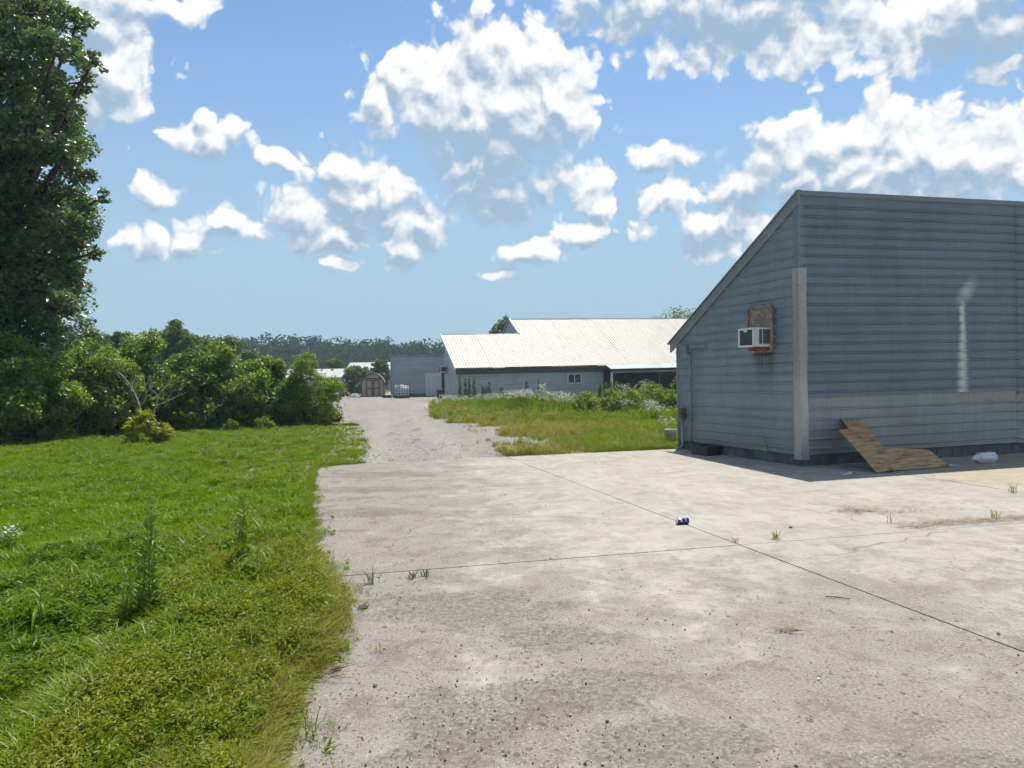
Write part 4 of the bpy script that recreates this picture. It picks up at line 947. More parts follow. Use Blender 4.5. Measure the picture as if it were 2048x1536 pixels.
# undergrowth that closes the foot of the thicket
def undergrowth():
    pts = [ground(*q) for q in ((-160, 905), (0, 886), (150, 873), (300, 864), (450, 858), (560, 853), (655, 846))]; P = []
    r_ = np.random.default_rng(77)
    for a, b in zip(pts[:-1], pts[1:]):
        n = int(np.linalg.norm(b-a)*1100); t = r_.uniform(0, 1, (n, 1)); q = a+(b-a)*t; q[:, 1] += .5+np.abs(r_.normal(0, 1.0, n)); q[:, 0] += r_.normal(0, .15, n); q[:, 2] = np.abs(r_.normal(0, .75, n))+.03; P.append(q)
    V, Fc, T = leaves(np.concatenate(P), .14, .6, .5, r_); o = link('undergrowth', np_mesh('undergrowth', V, Fc, T*.8), M['leaf_mid']); struct(o, 'stuff'); o['label'] = 'dark leafy undergrowth at the foot of the thicket'
undergrowth()
def dead_branches():
    p = ground(305, 876); Y = p[1]; r = tag(bpy.data.objects.new('dead_sapling', None), 'bare pale dead branches rising out of the yellow-green shrub', 'dead sapling'); COL.objects.link(r); r.location = (p[0], Y, -.02)
    q = lambda x, y, d=0: tuple(at(x, y, Y+d)-np.array([p[0], Y, -.02]))
    def br(pts, r0, r1, name='branch'): MB().tube(pts, list(np.linspace(r0, r1, len(pts))), 6).build(name, M['deadwood'], r, smooth=True)
    br([q(300, 876), q(284, 838), q(281, 818), q(274, 797), q(262, 772), q(250, 757), q(234, 741)], .032, .008, 'stem')
    br([q(306, 874), q(305, 835), q(312, 812), q(316, 790), q(328, 776), q(338, 768, .1), q(344, 752, .1)], .030, .007, 'stem')
    for pts, a, b in (([q(281, 812), q(292, 797), q(294, 782), q(290, 768), q(287, 752)], .016, .004), ([q(294, 784), q(306, 770), q(318, 758)], .01, .003), ([q(268, 785), q(255, 770), q(247, 760), q(246, 748)], .012, .003), ([q(262, 772), q(270, 755), q(273, 742)], .01, .003),
                      ([q(312, 812), q(335, 802), q(352, 794), q(372, 785)], .016, .004), ([q(335, 802), q(342, 785), q(352, 774)], .011, .003), ([q(316, 790), q(303, 780), q(296, 766), q(299, 752)], .012, .003), ([q(328, 776), q(322, 760), q(327, 748)], .009, .003), ([q(352, 794), q(366, 776), q(362, 768)], .008, .003),
                      ([q(284, 800), q(300, 790), q(312, 779)], .009, .003), ([q(250, 757), q(240, 756), q(236, 748)], .006, .002), ([q(344, 783), q(358, 780), q(370, 772)], .007, .002)): br(pts, a, b)
dead_branches()

# trees farther back
GM = 'trees behind the thicket'
for k, (px, ty, D, wpx, lab) in enumerate(((170, 640, 62, 150, 'tree crown showing beside the big dark tree behind the thicket'), (238, 650, 70, 90, 'low dark crown between two taller ones behind the thicket'), (330, 626, 66, 130, 'highest rounded tree crown above the thicket'), (400, 655, 74, 110, 'sloping tree crown right of the highest one behind the thicket'), (455, 662, 90, 90, 'last separate tree crown before the far wood'), (505, 690, 95, 90, 'low tree crown where thicket and far wood overlap'))):
    r_ = np.random.default_rng(200+k); c = at(px, ty, D); H_ = c[2]; w = wpx*D/F*.5; L = []
    for j in range(18):
        t = (j+.5)/18; a = r_.uniform(0, 6.28); rad = w*.66*math.sin(math.pi*(.2+.70*t))**.8; R = r_.uniform(.36, .52)*w; L.append((c[0]+rad*math.cos(a), D+rad*math.sin(a), .8+(H_-.8-R*1.2)*t, R))
    woody('distant_tree', lab, 'tree', (c[0], D, -.03), L, 15000, .30, M['leaf_mid'], .16, GM, sub=14, tight=.42, seed=210+k, aspect=.7)
for k, (px, ty, D, wpx, lab) in enumerate(((1006, 627, 105, 62, 'dark tree showing above the lower left ridge of the barn'), (1378, 590, 100, 190, 'dark tree showing above the barn beside the near building roof'), (988, 655, 120, 22, 'small tree tip just above the low barn ridge'), (757, 712, 98, 50, 'leafy tree right behind the tan shed'), (714, 722, 100, 66, 'darker tree left of the tan shed against the white roof'), (668, 708, 116, 46, 'round bushy tree in front of the far wood'), (735, 752, 92, 44, 'low dark shrub tree directly behind the tan shed'))):
    r_ = np.random.default_rng(300+k); c = at(px, ty, D); H_ = c[2]; w = wpx*D/F*.5; L = []
    nl = 16
    for j in range(nl):
        t = (j+.5)/nl; a = r_.uniform(0, 6.28); rad = w*.62*math.sin(math.pi*(.25+.66*t))**.8; R = r_.uniform(.36, .52)*w; z0 = max(.4, H_-3.2*w); L.append((c[0]+rad*math.cos(a), D+rad*math.sin(a), z0+(H_-z0-R*1.2)*t, R))
    woody('distant_tree', lab, 'tree', (c[0], D, -.03), L, 20000 if k == 1 else 7000, .27, M['leaf_oak'] if k < 2 else M['leaf_mid'], .15, 'trees round the far yard', sub=13, tight=.42, seed=310+k, aspect=.7)
def far_wood():
    r_ = np.random.default_rng(55); L = []
    for k in range(420):
        px = r_.uniform(-700, 1500); D = r_.uniform(215, 300)
        ty = 686-2*math.sin(px*.013)-3*math.sin(px*.045)+r_.normal(0, 3)+(4 if px > 650 else 0)
        c = at(px, ty, D); w = r_.uniform(3.6, 6.5)
        for j in range(7):
            a = r_.uniform(0, 6.28); t = j/6; L.append((c[0]+w*.6*math.cos(a), D+w*.6*math.sin(a), 1.5+(c[2]-3.5)*t, w*r_.uniform(.55, .85)))
    P, _ = lobe_points(L, 430000, r_, 12, .42); P[:, 2] = np.maximum(P[:, 2], .2)
    V, Fc, T = leaves(P, .85, .85, .5, r_); o = link('far_wood', np_mesh('far_wood', V, Fc, T), M['leaf_far']); struct(o, 'stuff'); o['label'] = 'dark hazy wood on the horizon'
far_wood()

# ------------------------------------------------------------------ grass and stones scattered as stuff
VAR = bpy.data.collections.new('scatter_variants')         # not linked to the scene: only feeds the scatter
def blade_tuft(n, h, w, spread, r_, lean=.5, broad=False, seeds=False):
    V = []; Fc = []; T = []
    for k in range(n):
        a = r_.uniform(0, 6.28); b = r_.uniform(0, spread); x, y = b*math.cos(a), b*math.sin(a); d = r_.uniform(0, 6.28); hh = h*r_.uniform(.5, 1.15); le = lean*r_.uniform(.2, 1.2)*hh
        dx, dy = math.cos(d), math.sin(d); px, py = -dy, dx; ww = w*r_.uniform(.7, 1.3); i0 = len(V); t_ = float(np.clip(r_.normal(.5, .25), 0, 1))
        prof = ((0, .7), (.35, 1), (.7, .8)) if not broad else ((0, .25), (.35, 1), (.7, .85))
        for (u, q) in prof:
            z = hh*(u-.22*u*u*lean); o = le*u*u
            V += [(x+dx*o-px*ww*q, y+dy*o-py*ww*q, z), (x+dx*o+px*ww*q, y+dy*o+py*ww*q, z)]; T += [t_*.8, t_*.8]
        V.append((x+dx*le*1.1, y+dy*le*1.1, hh*(1-.28*lean))); T.append(min(1, t_+.15))
        Fc += [(i0, i0+1, i0+3), (i0, i0+3, i0+2), (i0+2, i0+3, i0+5), (i0+2, i0+5, i0+4), (i0+4, i0+5, i0+6)]
    return V, Fc, T
def weed_plant(n, h, leaf, r_, aspect=.35):
    P = []; D = []
    for k in range(n):
        t = r_.uniform(.1, 1); a = r_.uniform(0, 6.28); o = leaf*.55; P.append((o*math.cos(a)+r_.normal(0, .015), o*math.sin(a)+r_.normal(0, .015), h*t)); D.append((math.cos(a), math.sin(a), r_.uniform(-.3, .7)))
    V, Fc, T = leaves(np.array(P), leaf, aspect, 1.0, r_, dirs=np.array(D)); return V, Fc, T
vcount = 0; VIDX = {}
def variant(key, V, Fc, T, m):
    global vcount
    me = np_mesh('variant', V, Fc, T); me.materials.append(m); o = bpy.data.objects.new('%03d_variant' % vcount, me); VAR.objects.link(o)
    VIDX.setdefault(key, []).append(vcount); vcount += 1
r1 = np.random.default_rng(21)
for k in range(5): variant('lawn', *blade_tuft(18, .10, .0035, .07, r1, .9), M['grass'])
for k in range(2): variant('lawn', *weed_plant(9, .05, .05, r1, .6), M['grass'])
for k in range(4): variant('tall', *blade_tuft(16, .17, .0035, .08, r1, .9), M['grass'])
for k in range(2): variant('tall', *weed_plant(30, .13, .04, r1, .36), M['weed_green'])
for k in range(3): variant('tall', *blade_tuft(18, .15, .003, .10, r1, 1.1), M['grass'])
for k in range(3): variant('lawn_dark', *blade_tuft(18, .12, .004, .08, r1, .9), M['grass_dark'])
for k in range(3): variant('clover', *weed_plant(16, .07, .035, r1, .75), M['grass_dark'])
for k in range(3): variant('tall_dark', *blade_tuft(18, .18, .004, .09, r1, .9), M['grass_dark'])
for k in range(4): variant('weed', *weed_plant(26, .14, .045, r1, .32), M['weed_green'] if k % 2 else M['weed_dark'])
for k in range(4): variant('wispy', *blade_tuft(26, .13, .0012, .10, r1, 1.3), M['grass_dry'])
for k in range(4): variant('wispy_green', *blade_tuft(26, .14, .0014, .10, r1, 1.2), M['grass_olive'])
for k in range(4): variant('dry', *blade_tuft(20, .13, .002, .09, r1, 1.1), M['grass_dry'])
for k in range(3): variant('olive', *blade_tuft(18, .15, .0025, .09, r1, 1.0), M['grass_olive'])
for k in range(3): variant('oliveweed', *weed_plant(70, .17, .018, r1, .42), M['grass_olive'])
for k in range(3): variant('rough', *blade_tuft(16, .34, .006, .12, r1, .8), M['grass_olive'])
for k in range(3): variant('roughg', *blade_tuft(16, .42, .007, .14, r1, .7), M['grass'])
for k in range(2): variant('roughd', *blade_tuft(16, .32, .006, .14, r1, .9), M['grass_dry'])
for k in range(6):
    bm = bmesh.new(); bmesh.ops.create_icosphere(bm, subdivisions=1, radius=.5)
    for v in bm.verts: v.co = Vector((v.co.x*r1.uniform(.8, 1.2), v.co.y*r1.uniform(.7, 1.1), v.co.z*r1.uniform(.5, .8)))
    V = [tuple(v.co) for v in bm.verts]; Fc = [[v.index for v in f.verts] for f in bm.faces]; bm.free()
    ms = simple('stone_%d' % k, *(((.32, .285, .24), (.22, .195, .165)), ((.18, .15, .115), (.11, .09, .07)), ((.10, .08, .06), (.06, .048, .036)), ((.46, .42, .36), (.36, .32, .28)), ((.22, .16, .11), (.13, .1, .07)), ((.14, .115, .09), (.085, .07, .054)))[k], 30, .9)
    variant('stone', V, Fc, np.full(len(V), .5), ms)
def scatter_tree():
    t = bpy.data.node_groups.new('scatter', 'GeometryNodeTree'); t.is_modifier = True
    t.interface.new_socket('Geometry', in_out='INPUT', socket_type='NodeSocketGeometry'); t.interface.new_socket('Geometry', in_out='OUTPUT', socket_type='NodeSocketGeometry')
    N = NT(t); gi = N.n('NodeGroupInput'); go = N.n('NodeGroupOutput'); ci = N.n('GeometryNodeCollectionInfo', transform_space='ORIGINAL')
    ci.inputs[0].default_value = VAR; ci.inputs['Separate Children'].default_value = True; ci.inputs['Reset Children'].default_value = True
    def attr(nm, dt):
        a = N.n('GeometryNodeInputNamedAttribute', data_type=dt); a.inputs[0].default_value = nm; return a.outputs[0]
    ip = N.n('GeometryNodeInstanceOnPoints'); ip.inputs['Pick Instance'].default_value = True
    t.links.new(gi.outputs[0], ip.inputs['Points']); t.links.new(ci.outputs[0], ip.inputs['Instance']); t.links.new(attr('vi', 'INT'), ip.inputs['Instance Index'])
    er = N.n('FunctionNodeEulerToRotation'); t.links.new(attr('rot', 'FLOAT_VECTOR'), er.inputs[0]); t.links.new(er.outputs[0], ip.inputs['Rotation']); t.links.new(attr('scl', 'FLOAT'), ip.inputs['Scale'])
    t.links.new(ip.outputs[0], go.inputs[0]); return t
SCAT = scatter_tree()
def scatter(name, P, vi, scl, label, r_, tilt=.15):
    n = len(P); me = bpy.data.meshes.new(name); me.vertices.add(n); me.vertices.foreach_set('co', np.asarray(P, np.float32).ravel())
    a = me.attributes.new('vi', 'INT', 'POINT'); a.data.foreach_set('value', np.asarray(vi, np.int32))
    a = me.attributes.new('scl', 'FLOAT', 'POINT'); a.data.foreach_set('value', np.asarray(scl, np.float32))
    rot = np.stack([r_.normal(0, tilt, n), r_.normal(0, tilt, n), r_.uniform(0, 6.28, n)], 1).astype(np.float32)
    a = me.attributes.new('rot', 'FLOAT_VECTOR', 'POINT'); a.data.foreach_set('vector', rot.ravel())
    o = link(name, me); md = o.modifiers.new('scatter', 'NODES'); md.node_group = SCAT; struct(o, 'stuff'); o['label'] = label; return o
def pick(keys, n, r_): 
    ids = sum((VIDX[k] for k in keys), []); return np.array(ids)[r_.integers(0, len(ids), n)]
def view_points(n, r_, x0, x1, y0, y1, p=1.0):
    """points spread over the ground, denser close by"""
    py = HZ+14+(r_.uniform(0, 1, n)**p)*(y1-HZ-14); py = np.maximum(py, y0); px = r_.uniform(x0, x1, n)
    dx = (px-1024)/F; dz = (HZ-py)/F; D = Wv[None]+dx[:, None]*Rv[None]+dz[:, None]*Uv[None]; t = -EYE/D[:, 2]
    return D*t[:, None]+CP
def lawn():
    r_ = np.random.default_rng(31)
    poly = [tuple(q) for q in lawn_edge]+[(-13, 36), (-30, 30), (-26, 2), (-6, .5)]
    P = view_points(190000, r_, -350, 800, 850, 1750, 1.15)
    P[:, 0] += (vnoise(P, 2.2, 1)-.5)*np.where(P[:, 1] < 9, .55, .9)*np.clip(P[:, 1]/8, .5, 1.3)
    P = P[inside(P, poly)]
    ed = edge_dist(P, lawn_edge); Y = P[:, 1]; n = len(P)
    n1 = vnoise(P, .8, 2); n2 = vnoise(P, 2.1, 3); n3 = vnoise(P, 4.5, 4); big = .5*n1+.3*n2+.2*n3
    keep = r_.uniform(0, 1, n) < np.where(ed < .25, .35+ed*2.2, 1.0); P, ed, Y, n1, n2, n3, big = (q[keep] for q in (P, ed, Y, n1, n2, n3, big)); n = len(P)
    U = lambda: r_.uniform(0, 1, n)
    vi = pick(['lawn'], n, r_); sc = r_.uniform(.6, 1.3, n)*np.where(Y > 16, 1.2, 1.0)*(.65+.75*n2)
    m = U() < np.clip((n2-.60)*2, 0, .5); vi[m] = pick(['clover', 'lawn_dark'], m.sum(), r_)
    m = U() < np.clip((n3-.66)*1.0, 0, .25); vi[m] = pick(['tall_dark'], m.sum(), r_); sc[m] *= .7
    near = np.clip((8.0-Y+(n1-.5)*3.5)/2.6, 0, 1)
    m = U() < near*.55; vi[m] = pick(['tall', 'tall_dark', 'tall_dark'], m.sum(), r_); sc[m] *= .55+.8*n2[m]
    m = U() < near*np.clip((n3-.30)*1.5, 0, .75); vi[m] = pick(['weed', 'weed', 'clover'], m.sum(), r_); sc[m] *= 1.15
    # weeds along the slab, browning towards its edge
    rim = np.clip(1.45-ed/1.05+(n2-.5)*1.4, 0, 1)*np.clip((8.6-Y)/1.2, 0, 1)
    m = U() < rim*.75; vi[m] = pick(['olive', 'olive', 'wispy', 'wispy_green', 'tall', 'oliveweed'], m.sum(), r_); sc[m] *= .55+.7*n3[m]+.25*np.clip(ed[m], 0, 1)
    m = U() < np.clip(1.0-ed/.7+(n2-.5), 0, .8)*np.clip((8.2-Y)/1.5, 0, 1); vi[m] = pick(['dry', 'wispy', 'wispy', 'olive', 'oliveweed', 'wispy_green'], m.sum(), r_); sc[m] *= 1.25
    m = (Y > 13) & (U() < np.clip(.75-ed*.2+(n2-.5), 0, .8)); vi[m] = pick(['dry', 'olive', 'olive', 'lawn_dark'], m.sum(), r_); sc[m] *= .6
    m = (Y > 12) & (U() < .04*(n3 > .5)); vi[m] = pick(['tall_dark', 'weed'], m.sum(), r_)
    sc = np.clip(sc, .4, 1.35); P[:, 2] = np.where(((P[:, :2]-pO)@pu > -5.12) & ((P[:, :2]-pO)@pv < 9.1), -.004, -.03)
    soilp = (P[:, 2] > -.01); sc[soilp] *= 1.15; print('lawn', n)
    scatter('lawn_grass', P, vi, sc, 'bright green lawn with taller drying weeds towards the slab', r_)
lawn()
def lawn_fringe():                             # dead wisps and runners that creep out over the slab
    r_ = np.random.default_rng(35); P = []
    for a, b in zip(lawn_edge[:11], lawn_edge[1:12]):
        n = int(np.linalg.norm(b-a)*130); t = r_.uniform(0, 1, (n, 1)); q = a+(b-a)*t; q = np.concatenate([q, np.zeros((n, 1))], 1); q[:, 0] += np.abs(r_.normal(0, .08, n))*(.3+1.6*vnoise(q, 1.7, 12)); P.append(q)
    P = np.concatenate(P); scatter('edge_wisps', P, pick(['wispy', 'wispy_green', 'olive', 'tall', 'lawn'], len(P), r_), r_.uniform(.3, .8, len(P)), 'thin dead wisps straying from the lawn on to the slab', r_, .5)
lawn_fringe()
def verge():
    r_ = np.random.default_rng(32)
    poly = [tuple(q) for q in far_edge[1:]]+[tuple(pO+a*pu+b*pv) for a, b in ((3.3, 9.5), (4.6, 11.5))]+[(5, 20), (26, 40), (26, 60), (6, 58), (-5, 60), (-5.3, 46)]+[tuple(q) for q in drive_right[::-1]]
    poly = [tuple(pO+a*pu+b*pv) for a, b in ((-1.5, 9.0), (1.2, 9.15), (5.3, 9.35), (5.3, 11.9))]+[(5, 20), (26, 40), (26, 60), (6, 58), (-5, 60), (-6.3, 46)]+[tuple(q-np.array([1.2, 0])) for q in drive_right[::-1]]
    P = view_points(95000, r_, 800, 1420, 795, 925, 1.0); P = P[inside(P, poly)]; Y = P[:, 1]
    inner = inside(P, [tuple(q) for q in drive_right]+[(-5, 60), (40, 60), (40, 10), (1.0, 15.0)])
    ed = edge_dist(P, drive_right)*np.where(inner, 1, -1); n1 = vnoise(P, .5, 5); n2 = vnoise(P, 1.3, 6); n3 = vnoise(P, 3, 7)
    k = r_.uniform(0, 1, len(P)) < np.clip(.42+ed*.55+(n2-.5)*1.8, 0, 1); P, Y, ed, n1, n2, n3 = (q[k] for q in (P, Y, ed, n1, n2, n3)); n = len(P); U = lambda: r_.uniform(0, 1, n)
    vi = pick(['rough', 'olive', 'wispy_green', 'wispy', 'oliveweed'], n, r_); sc = r_.uniform(.35, .75, n)*np.where(Y > 30, 1.4, 1.0)*(.6+.8*n2)
    m = U() < np.clip((n1-.45)*1.4+ed*.03, 0, .6); vi[m] = pick(['roughg', 'tall_dark', 'weed'], m.sum(), r_)
    m = U() < np.clip(.70-ed*.12+(n2-.5), 0, .75); vi[m] = pick(['dry', 'wispy', 'roughd', 'wispy', 'olive'], m.sum(), r_)
    m = (Y < 21) & (P[:, 0] > 1.6) & (U() < .55); vi[m] = pick(['wispy_green', 'oliveweed', 'tall_dark', 'wispy'], m.sum(), r_); sc[m] *= 1.6
    P[:, 2] = -.02; print('verge', n); scatter('verge_grass', P, vi, sc, 'rough drying grass between gravel drive and barn', r_)
    B = view_points(30000, r_, 860, 1400, 803, 846, 1.0); B = B[inside(B, poly)]; t_ = np.clip((B[:, 1]-24)/26, 0, 1)
    B = B[r_.uniform(0, 1, len(B)) < .03+.45*t_*vnoise(B, .45, 9)**1.5]; n = len(B); vi = pick(['rough', 'weed', 'weed', 'tall_dark', 'wispy_green', 'oliveweed'], n, r_); B[:, 2] = -.03
    scatter('verge_weeds', B, vi, r_.uniform(1.0, 2.6, n)*(.4+.8*vnoise(B, .6, 10)), 'uneven tall weeds along the back of the verge', r_)
    # fringe beyond the thicket and across the yard edge
    q = r_.uniform(0, 1, (2500, 2)); P = np.stack([-20+q[:, 0]*13, 32+q[:, 1]*10, np.full(2500, -.03)], 1); P = P[P[:, 0] < -.235*P[:, 1]]
    scatter('roadside_grass', P, pick(['rough', 'roughg', 'olive'], len(P), r_), r_.uniform(.7, 1.2, len(P)), 'rough grass beyond the thicket', r_)
verge()
def stones():
    r_ = np.random.default_rng(33)
    P = view_points(40000, r_, 430, 2250, 905, 1640, 1.25)
    a = (P[:, :2]-pO)@pu; b = (P[:, :2]-pO)@pv
    lp = [tuple(q) for q in lawn_edge]+[(-13, 36), (-30, 30), (-26, 2), (-6, .5)]
    w_ = np.clip(.95-(P[:, 0]+.13*P[:, 1]+1.5)/4.5, .05, 1)*np.clip(1.3-P[:, 1]/13, .25, 1)
    cl = np.sin(P[:, 0]*2.3+np.sin(P[:, 1]*1.9)*2)+np.sin(P[:, 1]*2.7+P[:, 0])
    ok = (a > -5.3) & (b < 9) & (r_.uniform(0, 1, len(P)) < w_*(.45+.28*cl)) & ~inside(P, lp)
    P = P[ok]; n = len(P); s_ = np.exp(r_.normal(math.log(.0052), .5, n)); s_ = np.clip(s_, .0025, .022)
    P[:, 2] = .003+s_*.18; print('stones', n)
    scatter('loose_gravel', P, pick(['stone'], n, r_), s_, 'loose grit and pebbles strewn over the concrete slabs', r_, .5)
    P = view_points(14000, r_, 600, 1120, 805, 935, 1.0); P = P[inside(P, drive)]; n = len(P); s_ = np.clip(np.exp(r_.normal(math.log(.011), .45, n)), .01, .08); P[:, 2] = -.02+s_*.12
    scatter('drive_gravel', P, pick(['stone'], n, r_), s_, 'grey crushed stone of the drive', r_, .5)
stones()

# ------------------------------------------------------------------ single weeds
def tall_weed(px, by, ty, label, m='weed_dark', n=150, leaf=.07, group=None, name='tall_weed', lean=0.0, thick=.006, D=None, aspect=.18, seed=0, taper=True):
    r_ = np.random.default_rng(seed); p = ground(px, by) if D is None else np.array([*at(px, by, D)[:2], -.03]); Y = p[1]; h = at(px, ty, Y)[2]+.03
    r = thing(name, label, 'weed', (p[0], Y, -.03), 0, group); top = np.array([lean*h, 0, h]); mid = np.array([lean*h*.3, r_.normal(0, .01), h*.5])
    MB().tube([(0, 0, 0), mid, top], [thick, thick*.8, thick*.3], 5).build('stem', M['stalk'], r)
    t = r_.uniform(.08, 1, n); c = np.where(t[:, None] < .5, mid*(t[:, None]/.5), mid+(top-mid)*((t[:, None]-.5)/.5)); a = r_.uniform(0, 6.28, n)
    ln = leaf*(1.15-t*.75 if taper else np.ones(n)); D_ = np.stack([np.cos(a), np.sin(a), .9+.3*r_.normal(0, 1, n)], 1); D_ /= np.linalg.norm(D_, axis=1)[:, None]
    V, Fc, T = leaves(c+D_*ln[:, None]*.5, 1.0, aspect, .3, r_, fold=.03, dirs=D_*2)
    V = V.reshape(-1, 4, 3); cc = (c+D_*ln[:, None]*.5)[:, None, :]; V = cc+(V-cc)*ln[:, None, None]
    link('foliage', np_mesh('foliage', V.reshape(-1, 3), Fc, T), M[m], r); return r
tall_weed(297, 1262, 998, 'tallest slender weed stalk standing in the near lawn', m='leaf_light', n=300, leaf=.15, aspect=.13, lean=.04, seed=1, thick=.005)
tall_weed(487, 1165, 985, 'slender weed stalk standing near the slab edge', m='leaf_light', n=260, leaf=.14, aspect=.13, lean=.01, seed=2, thick=.005)
tall_weed(248, 1270, 1140, 'shorter weed stalk left of the tallest stalk in the near lawn', m='leaf_light', n=170, leaf=.11, aspect=.13, lean=.10, seed=3, thick=.004)
def corn_grass(px, by, ty, label, seed):
    r_ = np.random.default_rng(seed); p = ground(px, by); h = at(px, ty, p[1])[2]; r = thing('broad_grass', label, 'grass', (p[0], p[1], -.03)); 
    MB().tube([(0, 0, 0), (0.01, 0, h*.8)], [.005, .003], 5).build('stem', M['stalk'], r)
    for k in range(11):
        a = r_.uniform(0, 6.28); L_ = h*r_.uniform(.6, .95); z0 = h*r_.uniform(.15, .8); V = []; n = 7
        for i in range(n+1):
            t = i/n; o = L_*.62*t; z = z0+L_*.62*(t*.95-1.35*t*t); w = .011*math.sin(math.pi*min(1, .12+t*.88))**.7
            dx, dy = math.cos(a), math.sin(a); V += [(dx*o-dy*w, dy*o+dx*w, z), (dx*o, dy*o, z-.004), (dx*o+dy*w, dy*o-dx*w, z)]
        Fc = []
        for i in range(n):
            for q in (0, 1): Fc.append((i*3+q, i*3+q+1, i*3+q+4, i*3+q+3))
        link('blade', np_mesh('blade', V, Fc, np.full(len(V), r_.uniform(.3, .9)), True), M['weed_green'], r)
corn_grass(513, 1185, 1068, 'broad-bladed arching grass beside the drying weeds', 4)
corn_grass(80, 1275, 1150, 'broad-bladed arching grass near the left edge of the lawn', 5)
corn_grass(445, 1215, 1135, 'small broad-bladed grass left of the larger arching one', 6)
GT = 'tall dark weeds against the barn wall'
LBW = ('third', 'fourth', 'fifth', 'sixth', 'seventh')
TW = [(920, 748, .4), (931, 757, .6), (939, 753, 0), (948, 754, 1.0), (966, 771, 0), (972, 772, .5), (979, 765, 0), (1004, 775, .3), (1053, 763, .2), (1078, 760, 0), (1086, 766, .6)]
for k, (px, ty, dd) in enumerate(TW):
    tall_weed(px, 800, ty, 'upright dark weed stalk against the barn wall, number %s from the barn corner' % ('one', 'two', 'three', 'four', 'five', 'six', 'seven', 'eight', 'nine', 'ten', 'eleven')[k], n=200, leaf=.32, group=GT, D=56.5+dd, aspect=.2, seed=20+k, thick=.02)
for k, (px, ty) in enumerate(((1200, 768), (1212, 766), (1222, 762), (1233, 764), (1244, 769))):
    tall_weed(px, 800, ty, 'bright feathery weed before the open bay, number %s from the downpipe' % ('one', 'two', 'three', 'four', 'five')[k], m='weed_green', n=260, leaf=.35, group='feathery weeds before the open bay', D=51+.4*k, aspect=.2, seed=40+k, thick=.02)
for k, (px, by, ty, w, n, mm, lab) in enumerate(((1170, 828, 783, 62, 1200, 'verge_leaf', 'leftmost bright green bush in the rough verge'), (1222, 829, 778, 60, 1200, 'verge_leaf', 'bright green bush second from left in the rough verge'), (1268, 829, 772, 56, 1150, 'verge_leaf', 'rounded green bush in the middle of the rough verge'), (1312, 829, 763, 74, 1700, 'verge_leaf', 'largest green bush in front of the dark open bay'), (1348, 828, 776, 46, 1000, 'verge_leaf', 'green bush tucked against the near building corner'), (1355, 824, 752, 26, 700, 'verge_leaf', 'tall leafy shoot beside the near building eave'))):
    bush_px(px, by, ty, w, 400+k, n, M[mm], .16, 'verge_bush', lab, 'bushes in the rough verge', lobes=7, tr=.02, aspect=.32, cat='bush')
def flower_stems(name, label, spots, seed, head=.016):
    r_ = np.random.default_rng(seed); SV, SF, ST = [], [], []; PV, PF, PT = [], [], []; nS = nP = 0; B = []
    for (px, by, ty, wpx, n) in spots:
        p = ground(px, by); k = p[1]/F; h = at(px, ty, p[1])[2]
        for i in range(n):
            x = p[0]+r_.normal(0, wpx*.42)*k; y = p[1]+r_.uniform(-.6, .8)*min(1.2, wpx*k); z = h*r_.uniform(.68, 1.05)
            B.append((x, y, z))
    B = np.array(B); n = len(B)
    w = .004 if head < .02 else .008
    for (x, y, z) in B:
        SV += [(x-w, y, -.03), (x+w, y, -.03), (x+r_.normal(0, .03), y, z)]; SF.append((nS, nS+1, nS+2)); nS += 3; ST += [.4]*3
    V, Fc, T = leaves(np.repeat(B, 7, 0)*[1, 1, 0]+np.stack([r_.normal(0, .05, 7*n), r_.normal(0, .05, 7*n), r_.uniform(.05, .92, 7*n)*np.repeat(B[:, 2], 7)], 1), head*4.5, .25, .4, r_)
    SV = np.concatenate([np.array(SV), V]); SF = np.concatenate([np.array(SF), Fc+nS]); ST = np.concatenate([np.array(ST), T])
    o = link(name, np_mesh(name, SV, SF, ST), M['weed_green']); struct(o, 'stuff'); o['label'] = label
    H = np.repeat(B, 4, 0)+np.stack([r_.normal(0, .05, 4*n), r_.normal(0, .05, 4*n), r_.normal(0, .04, 4*n)], 1)*(head/.016)**.5
    m = 6; a = np.arange(m)*2*math.pi/m; nn = len(H); rad = head*r_.uniform(.6, 1.2, nn)
    tx, ty_ = r_.normal(0, .35, nn), r_.normal(-.35, .35, nn)
    V = H[:, None, :]+rad[:, None, None]*np.stack([np.cos(a)[None].repeat(nn, 0), np.sin(a)[None].repeat(nn, 0), tx[:, None]*np.cos(a)[None]+ty_[:, None]*np.sin(a)[None]], 2)
    Fc = np.arange(nn*m).reshape(nn, m); link('blossom', np_mesh('blossom', V.reshape(-1, 3), Fc, r_.uniform(0, 1, nn*m)), M['petal'], o)['kind'] = 'stuff'
flower_stems('wildflowers', 'pale flowering fleabane along the barn wall and verge', [(892, 812, 790, 20, 60), (925, 815, 792, 40, 110), (975, 818, 789, 40, 130), (1025, 822, 783, 40, 170), (1055, 822, 781, 30, 150), (1085, 824, 770, 14, 80), (1105, 826, 786, 34, 130), (1130, 828, 790, 26, 100), (1245, 826, 772, 22, 60), (1290, 826, 765, 24, 60), (1255, 832, 800, 30, 40), (1300, 838, 803, 24, 60), (1315, 845, 812, 40, 50), (1330, 868, 838, 24, 24)], 61, .017)
flower_stems('lawn_flowers', 'small white flower clump at the left edge of the lawn', [(16, 1105, 1062, 18, 26)], 62, .011)

